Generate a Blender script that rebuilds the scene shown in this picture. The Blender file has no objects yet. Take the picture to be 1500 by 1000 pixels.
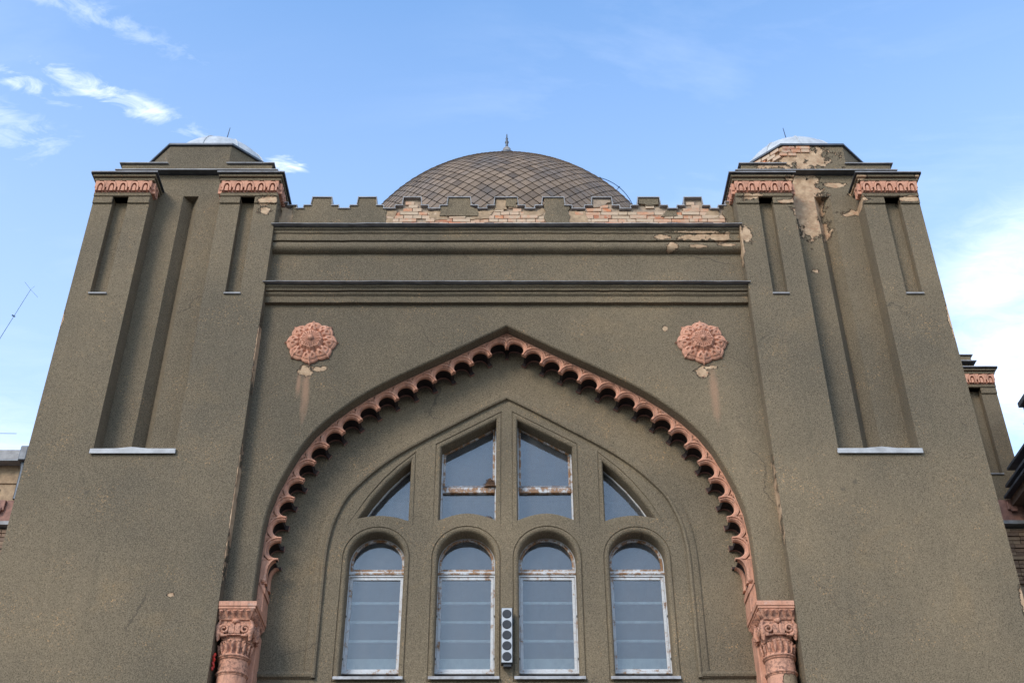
import bpy, bmesh, math, random
from math import sin, cos, pi, radians, sqrt, atan2, hypot
from mathutils import Vector, Matrix
from mathutils.geometry import tessellate_polygon
random.seed(7)
S = bpy.context.scene
COL = S.collection
# ------------------------------------------------------------------ camera
cam_d = bpy.data.cameras.new('camera')
cam = bpy.data.objects.new('camera', cam_d); COL.objects.link(cam)
cam_d.sensor_width = 36.0
cam_d.lens = 36.0*1763.0/1500.0
cam_d.clip_end = 2000.0
PITCH, YAW, ROLL = radians(35.2), radians(0.30), radians(0.18)
cam.location = (0.0, -14.6, 1.65)
cam.rotation_euler = (Matrix.Rotation(-YAW, 3, 'Z') @ Matrix.Rotation(pi/2+PITCH, 3, 'X') @ Matrix.Rotation(-ROLL, 3, 'Z')).to_euler()
S.camera = cam
# ------------------------------------------------------------------ world
SUN_EL, SUN_AZ = radians(31), radians(214)      # azimuth from +Y, clockwise seen from above: behind the camera, to its left
SKY_STRENGTH = 0.135
w = bpy.data.worlds.new('World'); S.world = w; w.use_nodes = True
nt = w.node_tree; N = nt.nodes; L = nt.links
bg = N['Background']
def wn(t, **k):
    n = N.new(t)
    for a, b in k.items(): setattr(n, a, b)
    return n
def wmath(op, a, b=None, clamp=False):
    n = N.new('ShaderNodeMath'); n.operation = op; n.use_clamp = clamp
    for i, v in enumerate((a, b)):
        if v is None: continue
        if isinstance(v, (int, float)): n.inputs[i].default_value = v
        else: L.new(v, n.inputs[i])
    return n.outputs[0]
sky = wn('ShaderNodeTexSky'); sky.sky_type = 'NISHITA'; sky.sun_disc = False
sky.sun_elevation = SUN_EL; sky.sun_rotation = SUN_AZ
sky.air_density = 1.0; sky.dust_density = 0.4; sky.ozone_density = 2.0
tc = wn('ShaderNodeTexCoord')
sep = wn('ShaderNodeSeparateXYZ'); L.new(tc.outputs['Generated'], sep.inputs[0])
zz = wmath('MAXIMUM', sep.outputs[2], 0.06)
px_ = wmath('DIVIDE', sep.outputs[0], zz); py_ = wmath('DIVIDE', sep.outputs[1], zz)
comb = wn('ShaderNodeCombineXYZ'); L.new(px_, comb.inputs[0]); L.new(py_, comb.inputs[1])
mp = wn('ShaderNodeMapping'); L.new(comb.outputs[0], mp.inputs[0])
mp.inputs['Rotation'].default_value = (0, 0, radians(-28)); mp.inputs['Scale'].default_value = (1.3, 3.4, 1); mp.inputs['Location'].default_value = (3.1, 0.45, 0)
n1 = wn('ShaderNodeTexNoise'); n1.inputs['Scale'].default_value = 1.5; n1.inputs['Detail'].default_value = 9; n1.inputs['Roughness'].default_value = 0.62; n1.inputs['Distortion'].default_value = 0.5
L.new(mp.outputs[0], n1.inputs['Vector'])
n2 = wn('ShaderNodeTexNoise'); n2.inputs['Scale'].default_value = 0.75; n2.inputs['Detail'].default_value = 2
L.new(comb.outputs[0], n2.inputs['Vector'])
thin = wmath('MULTIPLY', wmath('SUBTRACT', n1.outputs['Fac'], 0.50), 1.5, True)
thin = wmath('MULTIPLY', thin, wmath('MULTIPLY', wmath('SUBTRACT', n2.outputs['Fac'], 0.42), 4.0, True))
# denser cloud banks that stand in this sky: (direction x/z, y/z, radius x, radius y, turn, strength)
BANKS = [(-0.435, 0.947, 0.095, 0.020, 33, .48), (-0.53, 0.922, 0.05, 0.017, 33, .38), (-0.60, 0.98, 0.10, 0.04, 30, .25), (-0.262, 1.052, 0.026, 0.018, 20, .6), (-0.47, 0.80, 0.16, 0.02, 33, .22),
         (-1.6, 2.6, 1.1, 0.7, 20, .6), (2.4, 2.4, 1.0, 0.9, 20, .7)]
VEIL = [(0.78, 1.48, 0.26, 0.20, 60, .46), (0.66, 1.25, 0.12, 0.20, 10, .4), (-0.95, 1.8, 0.4, 0.3, 20, .3)]     # soft veils low in the sky
mf = wn('ShaderNodeMapping'); L.new(comb.outputs[0], mf.inputs[0]); mf.inputs['Rotation'].default_value = (0, 0, radians(-33)); mf.inputs['Scale'].default_value = (1.0, 2.0, 1)
nf = wn('ShaderNodeTexNoise'); nf.inputs['Scale'].default_value = 14; nf.inputs['Detail'].default_value = 9; nf.inputs['Roughness'].default_value = 0.66; nf.inputs['Distortion'].default_value = 0.9
L.new(mf.outputs[0], nf.inputs['Vector'])
tot = wmath('MULTIPLY', thin, 0.7)
for bx_, by_, rx_, ry_, ro_, st_ in BANKS:
    m = wn('ShaderNodeMapping'); m.vector_type = 'TEXTURE'; L.new(comb.outputs[0], m.inputs[0])
    m.inputs['Location'].default_value = (bx_, by_, 0); m.inputs['Rotation'].default_value = (0, 0, radians(ro_)); m.inputs['Scale'].default_value = (rx_, ry_, 1)
    ln = wn('ShaderNodeVectorMath'); ln.operation = 'LENGTH'; L.new(m.outputs[0], ln.inputs[0])
    fall = wmath('SUBTRACT', 1.6, ln.outputs['Value'], True)
    v = wmath('ADD', wmath('MULTIPLY', fall, 0.75), wmath('MULTIPLY', wmath('SUBTRACT', nf.outputs['Fac'], 0.5), 3.4))
    v = wmath('MULTIPLY', wmath('SUBTRACT', v, 0.45), 1.3*st_, True)
    v = wmath('MULTIPLY', v, fall, True)
    tot = wmath('MAXIMUM', tot, v)
for bx_, by_, rx_, ry_, ro_, st_ in VEIL:
    m = wn('ShaderNodeMapping'); m.vector_type = 'TEXTURE'; L.new(comb.outputs[0], m.inputs[0])
    m.inputs['Location'].default_value = (bx_, by_, 0); m.inputs['Rotation'].default_value = (0, 0, radians(ro_)); m.inputs['Scale'].default_value = (rx_, ry_, 1)
    ln = wn('ShaderNodeVectorMath'); ln.operation = 'LENGTH'; L.new(m.outputs[0], ln.inputs[0])
    fall = wmath('SUBTRACT', 1.35, ln.outputs['Value'], True)
    v = wmath('MULTIPLY', wmath('ADD', fall, wmath('MULTIPLY', wmath('SUBTRACT', nf.outputs['Fac'], 0.55), 1.5)), wmath('MULTIPLY', fall, st_), True)
    tot = wmath('MAXIMUM', tot, v)
hz = wmath('MULTIPLY', wmath('SUBTRACT', 0.84, sep.outputs[2], True), 0.95, True)     # paler air towards the horizon
mixh = wn('ShaderNodeMix'); mixh.data_type = 'RGBA'
tint = wn('ShaderNodeMix'); tint.data_type = 'RGBA'; tint.blend_type = 'MULTIPLY'; tint.inputs[0].default_value = 1.0
L.new(sky.outputs[0], tint.inputs[6]); tint.inputs[7].default_value = (1.00, 1.38, 1.58, 1)
L.new(hz, mixh.inputs[0]); L.new(tint.outputs[2], mixh.inputs[6]); mixh.inputs[7].default_value = (4.7, 4.95, 5.6, 1)
mixc = wn('ShaderNodeMix'); mixc.data_type = 'RGBA'
L.new(tot, mixc.inputs[0]); L.new(mixh.outputs[2], mixc.inputs[6]); mixc.inputs[7].default_value = (6.6, 6.8, 7.1, 1)
L.new(mixc.outputs[2], bg.inputs[0]); bg.inputs[1].default_value = SKY_STRENGTH
# ------------------------------------------------------------------ sun: hazy, very soft (no hard shadow anywhere on the facade)
sd = bpy.data.lights.new('sun', 'SUN'); sd.energy = 1.25; sd.angle = radians(22); sd.color = (1.0, 0.93, 0.84)
so = bpy.data.objects.new('sun', sd); COL.objects.link(so)
sdir = Vector((sin(SUN_AZ)*cos(SUN_EL), cos(SUN_AZ)*cos(SUN_EL), sin(SUN_EL)))
so.rotation_euler = sdir.to_track_quat('Z', 'Y').to_euler(); so.location = (-20, -25, 40)
# ------------------------------------------------------------------ exposure
S.view_settings.view_transform = 'Standard'; S.view_settings.look = 'None'
S.view_settings.exposure = 1.0; S.view_settings.gamma = 1.0; S.view_settings.use_curve_mapping = False

# ================================================================== materials
class MT:
    def __init__(s, name):
        s.m = bpy.data.materials.new(name); s.m.use_nodes = True
        s.t = s.m.node_tree; s.n = s.t.nodes; s.l = s.t.links
        s.b = s.n['Principled BSDF']; s._pos = None; s._tilt = None
    def N(s, t, **k):
        n = s.n.new(t)
        for a, b in k.items(): setattr(n, a, b)
        return n
    def put(s, sock, v):
        if isinstance(v, bpy.types.NodeSocket): s.l.new(v, sock)
        elif isinstance(v, (tuple, list)) and len(v) == 3 and sock.type == 'RGBA': sock.default_value = (*v, 1)
        else: sock.default_value = v
    def math(s, op, a, b=0.0, clamp=False):
        n = s.N('ShaderNodeMath', operation=op, use_clamp=clamp); s.put(n.inputs[0], a); s.put(n.inputs[1], b); return n.outputs[0]
    def pos(s):
        if s._pos is None: s._pos = s.N('ShaderNodeNewGeometry').outputs['Position']
        return s._pos
    def tilted(s):
        # noise coordinates turned off the axes, so that no wall lies along the noise lattice
        if s._tilt is None:
            n = s.N('ShaderNodeMapping'); s.l.new(s.pos(), n.inputs[0]); n.inputs['Rotation'].default_value = (0.43, 0.27, 0.61); n.inputs['Location'].default_value = (3.3, 7.7, 1.9); s._tilt = n.outputs[0]
        return s._tilt
    def noise(s, scale, detail=3, rough=0.5, vec=None, dist=0.0):
        n = s.N('ShaderNodeTexNoise'); s.l.new(vec or s.tilted(), n.inputs['Vector'])
        n.inputs['Scale'].default_value = scale; n.inputs['Detail'].default_value = detail; n.inputs['Roughness'].default_value = rough; n.inputs['Distortion'].default_value = dist
        return n.outputs['Fac']
    def scaled(s, sx, sy, sz):
        n = s.N('ShaderNodeMapping'); s.l.new(s.pos(), n.inputs[0]); n.inputs['Scale'].default_value = (sx, sy, sz); return n.outputs[0]
    def rng(s, v, a, b, c=0.0, d=1.0):
        n = s.N('ShaderNodeMapRange'); s.put(n.inputs[0], v)
        for i, q in enumerate((a, b, c, d)): n.inputs[i+1].default_value = q
        return n.outputs[0]
    def mix(s, f, a, b, mode='MIX'):
        n = s.N('ShaderNodeMix', data_type='RGBA', blend_type=mode); s.put(n.inputs[0], f); s.put(n.inputs[6], a); s.put(n.inputs[7], b); return n.outputs[2]
    def bump(s, h, dist, strength=1.0, prev=None):
        n = s.N('ShaderNodeBump'); n.inputs['Distance'].default_value = dist; n.inputs['Strength'].default_value = strength
        s.l.new(h, n.inputs['Height'])
        if prev: s.l.new(prev, n.inputs['Normal'])
        return n.outputs[0]
    def ell(s, cx, cz, rx, rz, noise, amt=0.9):
        m = s.N('ShaderNodeMapping', vector_type='TEXTURE'); s.l.new(s.pos(), m.inputs[0])
        m.inputs['Location'].default_value = (cx, 0, cz); m.inputs['Scale'].default_value = (rx, 1e5, rz)
        ln = s.N('ShaderNodeVectorMath', operation='LENGTH'); s.l.new(m.outputs[0], ln.inputs[0])
        return s.math('ADD', s.math('SUBTRACT', 1.0, ln.outputs['Value']), s.math('MULTIPLY', s.math('SUBTRACT', noise, 0.5), amt))
    def out(s, color=None, rough=0.8, normal=None, metallic=0.0, spec=None):
        if color is not None: s.put(s.b.inputs['Base Color'], color)
        s.put(s.b.inputs['Roughness'], rough); s.b.inputs['Metallic'].default_value = metallic
        if spec is not None: s.b.inputs['Specular IOR Level'].default_value = spec
        if normal is not None: s.l.new(normal, s.b.inputs['Normal'])
        return s.m

def stucco(name, patches=(), streaks=(), tint=1.0):
    """grey-brown roughcast render; patches = (x, z, rx, rz) where the coat has come off, streaks = rust runs"""
    m = MT(name)
    g = m.noise(70, 2, 0.55); g2 = m.noise(135, 2, 0.6)
    big = m.noise(0.8, 5, 0.6); mid = m.noise(3.5, 4, 0.6)
    gg = m.math('ADD', m.math('MULTIPLY', g, 0.6), m.math('MULTIPLY', g2, 0.4))
    grain = m.rng(m.math('ADD', m.math('MULTIPLY', g, 0.75), m.math('MULTIPLY', g2, 0.25)), 0.28, 0.72)
    c = m.mix(grain, (0.055*tint, 0.041*tint, 0.0245*tint), (0.312*tint, 0.232*tint, 0.147*tint))
    c = m.mix(m.rng(big, 0.35, 0.7, 0.0, 0.45), c, m.mix(1.0, c, (0.80, 0.82, 0.84), 'MULTIPLY'))
    sp = m.math('MULTIPLY', m.rng(m.noise(42, 2, 0.5), 0.60, 0.68), m.rng(m.noise(1.7, 4, 0.65), 0.50, 0.68))
    c = m.mix(m.math('MULTIPLY', sp, 0.75), c, (0.52, 0.30, 0.14))
    c = m.mix(m.rng(mid, 0.55, 0.8, 0.0, 0.25), c, (0.16, 0.125, 0.075))
    run = m.noise(1.0, 4, 0.6, m.scaled(9.0, 9.0, 0.45))
    c = m.mix(m.rng(run, 0.55, 0.78, 0.0, 0.36), c, (0.12, 0.095, 0.06))
    wash = m.noise(0.33, 4, 0.55); c = m.mix(m.rng(wash, 0.36, 0.66), m.mix(1.0, c, (0.77, 0.79, 0.81), 'MULTIPLY'), m.mix(1.0, c, (1.17, 1.14, 1.08), 'MULTIPLY'))
    rep = m.rng(m.noise(1.1, 6, 0.62, dist=0.6), 0.60, 0.66, 0.0, 0.5); c = m.mix(rep, c, m.mix(1.0, c, (1.16, 1.10, 1.02), 'MULTIPLY'))
    vc = m.N('ShaderNodeTexVoronoi', feature='DISTANCE_TO_EDGE'); wob = m.N('ShaderNodeMix', data_type='RGBA', blend_type='LINEAR_LIGHT'); wob.inputs[0].default_value = 0.22
    m.l.new(m.pos(), wob.inputs[6]); wn_ = m.N('ShaderNodeTexNoise'); m.l.new(m.pos(), wn_.inputs['Vector']); wn_.inputs['Scale'].default_value = 2.2; wn_.inputs['Detail'].default_value = 6; m.l.new(wn_.outputs['Color'], wob.inputs[7])
    m.l.new(wob.outputs[2], vc.inputs['Vector']); vc.inputs['Scale'].default_value = 0.42
    crack = m.math('MULTIPLY', m.rng(vc.outputs['Distance'], 0.0, 0.006, 1.0, 0.0), m.rng(m.noise(0.9, 3), 0.56, 0.64, 0.0, 0.6)); c = m.mix(crack, c, (0.05, 0.04, 0.03))
    pock = m.rng(m.noise(2.6, 2, 0.4), 0.775, 0.80, 0.0, 0.55); c = m.mix(pock, c, (0.085, 0.07, 0.05))
    h = gg; nrm = m.bump(h, 0.012, 0.9, m.bump(m.noise(1.3, 3, 0.5), 0.05, 0.5))
    if streaks:
        sn = m.noise(5, 5, 0.7, m.scaled(2.5, 2.5, 0.7)); f = None
        for p in streaks:
            e = m.rng(m.ell(*p, sn, 1.2), 0.0, 0.7, 0.0, 0.6); f = e if f is None else m.math('MAXIMUM', f, e)
        c = m.mix(f, c, (0.38, 0.21, 0.125))
    if patches:
        pn = m.noise(6.5, 7, 0.70); f = None
        for p in patches:
            e = m.ell(*p, pn, 2.6); f = e if f is None else m.math('MAXIMUM', f, e)
        mask = m.rng(f, 0.27, 0.31); edge = m.rng(f, 0.20, 0.36)
        pl = m.mix(m.rng(m.noise(9, 5, 0.7), 0.35, 0.7), (0.34, 0.205, 0.115), (0.62, 0.42, 0.255))
        pl = m.mix(m.math('MULTIPLY', m.rng(m.noise(14, 3, 0.6, m.scaled(1, 1, 2.5)), 0.60, 0.68), 0.6), pl, (0.42, 0.16, 0.09))
        c = m.mix(mask, c, pl); c = m.mix(m.math('MULTIPLY', m.math('MULTIPLY', m.rng(f, 0.235, 0.265), m.math('SUBTRACT', 1.0, m.rng(f, 0.28, 0.31))), 0.55), c, (0.05, 0.038, 0.028))
        nrm = m.bump(m.math('MULTIPLY', edge, -1.0), 0.05, 1.0, nrm)
    return m.out(c, 0.93, nrm, spec=0.2)

def terracotta(name, patches=(), grime=0.0):
    m = MT(name)
    a = m.noise(6, 5, 0.65); b = m.noise(60, 3, 0.6); d = m.noise(24, 5, 0.7)
    c = m.mix(m.rng(a, 0.3, 0.75), (0.56, 0.255, 0.155), (0.68, 0.345, 0.22))
    c = m.mix(m.rng(b, 0.35, 0.75, 0, 0.35), c, (0.38, 0.175, 0.11))
    c = m.mix(m.rng(d, 0.54-.08*grime, 0.70-.08*grime, 0, 0.65+.15*grime), c, (0.21-.08*grime, 0.115-.045*grime, 0.08-.03*grime))
    run = m.noise(3.0, 5, 0.7, m.scaled(5, 5, 1.0))
    c = m.mix(m.rng(run, 0.50, 0.70, 0, 0.75), c, (0.19, 0.10, 0.07))
    pale = m.noise(4.3, 6, 0.7); c = m.mix(m.rng(pale, 0.62, 0.68, 0, 0.35), c, (0.62, 0.45, 0.36))
    nrm = m.bump(d, 0.01, 0.5, m.bump(b, 0.006, 0.6))
    if patches:
        pn = m.noise(9, 6, 0.68); f = None
        for p in patches:
            e = m.ell(*p, pn, 1.5); f = e if f is None else m.math('MAXIMUM', f, e)
        c = m.mix(m.rng(f, 0.27, 0.31), c, m.mix(m.rng(b, 0.3, 0.7), (0.16, 0.105, 0.06), (0.36, 0.25, 0.15)))
        nrm = m.bump(m.math('MULTIPLY', m.rng(f, 0.22, 0.34), -1.0), 0.03, 1.0, nrm)
    return m.out(c, 0.88, nrm, spec=0.2)

def plain(name, col, rough=0.6, metallic=0.0, var=0.15, scale=6, bump=0.0, spec=None, col2=None, stretch=None):
    m = MT(name)
    v = m.scaled(*stretch) if stretch else None
    a = m.noise(scale, 5, 0.65, v)
    d = col2 or tuple(x*(1-var*2.2) for x in col)
    c = m.mix(m.rng(a, 0.35, 0.7), d, col)
    return m.out(c, rough, m.bump(m.noise(scale*6, 3), bump, 0.7) if bump else None, metallic, spec)

def rusty_paint(name, amount=0.5):
    m = MT(name)
    a = m.noise(9, 6, 0.7, m.scaled(1, 1, 1)); b = m.noise(40, 4, 0.7)
    f = m.math('ADD', m.math('MULTIPLY', a, 0.65), m.math('MULTIPLY', b, 0.35))
    r = m.rng(f, 0.62-0.22*amount, 0.70-0.22*amount)
    rust = m.mix(m.rng(b, 0.35, 0.65), (0.10, 0.045, 0.02), (0.36, 0.17, 0.06))
    c = m.mix(r, m.mix(m.rng(b, 0.3, 0.7), (0.44, 0.42, 0.40), (0.62, 0.60, 0.58)), rust)
    return m.out(c, 0.6, m.bump(r, 0.003, 0.6))

def objrand(name, stops, rough=0.85, bump=0.006, scale=18, island=False, blotch=None):
    m = MT(name)
    if island: r = m.N('ShaderNodeNewGeometry').outputs['Random Per Island']
    else: r = m.N('ShaderNodeObjectInfo').outputs['Random']
    cr = m.N('ShaderNodeValToRGB'); m.l.new(r, cr.inputs[0]); e = cr.color_ramp.elements
    while len(e) < len(stops): e.new(0.5)
    for i, (p, col) in enumerate(stops): e[i].position = p; e[i].color = (*col, 1)
    a = m.noise(scale, 5, 0.7)
    c = m.mix(m.rng(a, 0.35, 0.75, 0, 0.6), cr.outputs[0], m.mix(1.0, cr.outputs[0], (0.55, 0.53, 0.52), 'MULTIPLY'))
    if blotch: c = m.mix(m.rng(m.noise(blotch[0], 4, 0.65), blotch[1], blotch[2], 0, blotch[3]), c, blotch[4])
    return m.out(c, rough, m.bump(a, bump, 0.8))

M = {}
M['stucco'] = stucco('stucco')
M['stucco_wall'] = stucco('stucco_front_wall', [(-2.98, 11.56, .17, .12), (-2.80, 11.60, .16, .07), (2.90, 11.55, .14, .13), (3.0, 11.62, .16, .07), (2.4, 12.33, .05, .06)],
                         [(-2.945, 11.22, .075, .62), (3.03, 11.18, .085, .62), (-3.06, 11.35, .05, .3)])
M['stucco_left'] = stucco('stucco_left_tower', [(-3.86, 14.72, .20, .13), (-3.88, 14.50, .15, .13), (-6.69, 12.3, .05, .3), (-3.70, 9.3, .03, 1.3), (-3.70, 11.8, .03, .8), (-4.35, 7.95, .07, .05)])
M['stucco_right'] = stucco('stucco_right_tower', [(4.93, 14.95, .46, .85), (4.85, 15.4, .50, .34), (5.0, 14.45, .34, .30), (4.95, 15.95, .72, .42), (4.35, 15.95, .5, .4), (3.95, 14.80, .22, .10), (4.55, 14.70, .24, .06), (4.66, 14.2, .06, .16), (5.72, 14.76, .22, .10),
                           (6.50, 14.75, .24, .10), (5.5, 15.38, .22, .08), (3.80, 14.0, .13, .24), (4.90, 13.55, .09, .06), (6.68, 12.4, .05, .5), (6.66, 7.85, .06, .25), (3.70, 9.3, .018, 1.0), (3.71, 13.9, .04, .5), (6.75, 15.16, .14, .07), (5.8, 15.16, .13, .06)])
M['stucco_corn'] = stucco('stucco_cornice', [(2.45, 14.02, .16, .07), (3.0, 14.02, .33, .10), (3.4, 14.03, .25, .11), (2.62, 13.86, .12, .10), (3.05, 13.86, .22, .05), (3.5, 13.88, .2, .05), (3.0, 14.13, .5, .035)])
M['plaster'] = plain('bare_tan_plaster', (0.50, 0.335, 0.20), 0.95, var=0.2, scale=7, bump=0.01, spec=0.15, col2=(0.27, 0.18, 0.11))
M['mortar'] = plain('pale_mortar', (0.48, 0.345, 0.23), 0.95, scale=9, bump=0.012, spec=0.1, col2=(0.26, 0.19, 0.14))
M['brick'] = objrand('worn_brick', [(0.0, (0.50, 0.35, 0.22)), (0.25, (0.58, 0.39, 0.25)), (0.5, (0.58, 0.33, 0.20)), (0.72, (0.54, 0.25, 0.13)), (0.9, (0.60, 0.20, 0.075)), (1.0, (0.36, 0.14, 0.08))], bump=0.01, blotch=(9, .42, .6, .8, (0.50, 0.36, 0.235)))
M['dark_brick'] = objrand('dark_brown_brick', [(0.0, (0.20, 0.12, 0.075)), (0.5, (0.25, 0.15, 0.09)), (1.0, (0.34, 0.22, 0.13))])
M['pink'] = terracotta('pink_terracotta'); M['pink_cap'] = terracotta('grimy_terracotta', (), 1.0); M['pink_shaft'] = terracotta('flaking_terracotta', [(3.56, 6.80, .15, .26), (3.50, 5.9, .2, .5)])
M['dark_pink'] = plain('weathered_terracotta', (0.40, 0.19, 0.13), 0.85, scale=7, bump=0.006, col2=(0.19, 0.095, 0.07))
M['zinc'] = plain('zinc_sheet', (0.37, 0.34, 0.315), 0.65, 0.0, 0.16, 5, col2=(0.20, 0.18, 0.165))
M['soffit_shade'] = plain('brown_vault_painted_shade', (0.045, 0.025, 0.018), 0.95, scale=8, bump=0.006, col2=(0.02, 0.012, 0.010))  # brown vault taken down to near-black: shade under the scallops put into its colour
M['lead'] = plain('dark_sheet_metal', (0.13, 0.135, 0.145), 0.5, 0.5, 0.2, 5)
M['white_metal'] = plain('whitish_sheet_metal', (0.60, 0.58, 0.55), 0.5, 0.05, 0.1, 3, col2=(0.42, 0.41, 0.39), stretch=(3, 3, 1))
M['sill_metal'] = plain('grey_sill_metal', (0.48, 0.455, 0.43), 0.6, 0.0, 0.15, 5, col2=(0.30, 0.28, 0.26)); M['frame'] = rusty_paint('flaking_white_paint', 0.42)
M['rust_frame'] = rusty_paint('rusty_painted_steel', 0.85)
M['sill'] = plain('weathered_sill_sheet', (0.43, 0.41, 0.40), 0.6, 0.1, 0.2, 9, col2=(0.24, 0.21, 0.19))
M['bar'] = plain('white_bar_paint', (0.82, 0.84, 0.80), 0.5)
M['board'] = plain('pale_board', (0.72, 0.75, 0.70), 0.7, var=0.12, scale=5, stretch=(4, 1, 2))
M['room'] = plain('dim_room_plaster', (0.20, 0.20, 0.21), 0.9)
M['nest'] = plain('dry_mud_twigs', (0.20, 0.105, 0.055), 0.95, var=0.3, scale=40, bump=0.01)
M['black'] = plain('black_plastic', (0.018, 0.018, 0.02), 0.5)
M['grille'] = plain('black_grille', (0.012, 0.012, 0.016), 0.55, scale=150, bump=0.003)
M['silver'] = plain('silver_paint', (0.46, 0.45, 0.44), 0.5, 0.0, 0.04)
M['red'] = plain('red_cord', (0.55, 0.03, 0.015), 0.6)
M['wire'] = plain('dark_wire', (0.05, 0.06, 0.085), 0.5, 0.4)
M['bluewire'] = plain('blue_grey_wire', (0.14, 0.24, 0.38), 0.5, 0.2)
TILE = [(0.0, (0.115, 0.078, 0.052)), (0.10, (0.18, 0.12, 0.077)), (0.5, (0.225, 0.15, 0.095)), (0.85, (0.265, 0.176, 0.112)), (1.0, (0.215, 0.15, 0.105))]
M['tile'] = objrand('cement_shingle', TILE, 0.85, 0.006, 4.5, blotch=(0.9, .45, .70, .65, (0.115, 0.095, 0.085)))
M['tile_far'] = objrand('cement_shingle_field', TILE, 0.85, 0.006, 4.5, island=True, blotch=(0.9, .45, .70, .65, (0.115, 0.095, 0.085)))
M['gap'] = plain('dark_roof_felt', (0.03, 0.027, 0.025), 0.95)
M['ground'] = plain('paving', (0.17, 0.16, 0.145), 0.95, scale=2.5, bump=0.01)
def glass():
    m = MT('dusty_window_glass')
    n = m.n; l = m.l
    tr = m.N('ShaderNodeBsdfTransparent'); tr.inputs[0].default_value = (0.84, 0.88, 0.90, 1)
    gl = m.N('ShaderNodeBsdfGlossy'); gl.inputs['Roughness'].default_value = 0.04; gl.inputs[0].default_value = (0.80, 0.74, 0.68, 1)
    di = m.N('ShaderNodeBsdfDiffuse')
    dirt = m.noise(2.5, 6, 0.7, m.scaled(2, 1, 0.6)); l.new(m.mix(dirt, (0.22, 0.21, 0.21), (0.34, 0.33, 0.33)), di.inputs[0])
    lw = m.N('ShaderNodeFresnel'); lw.inputs[0].default_value = 1.5
    a = m.N('ShaderNodeMixShader'); l.new(m.math('MULTIPLY', m.math('ADD', lw.outputs[0], 0.035), 1.5, True), a.inputs[0]); l.new(tr.outputs[0], a.inputs[1]); l.new(gl.outputs[0], a.inputs[2])
    nb = m.bump(m.noise(1.3, 2), 0.02, 0.12); l.new(nb, gl.inputs['Normal'])
    b = m.N('ShaderNodeMixShader'); l.new(m.rng(dirt, 0.3, 0.8, 0.08, 0.22), b.inputs[0]); l.new(a.outputs[0], b.inputs[1]); l.new(di.outputs[0], b.inputs[2])
    l.new(b.outputs[0], n['Material Output'].inputs[0])
    return m.m
M['glass'] = glass()

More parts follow.
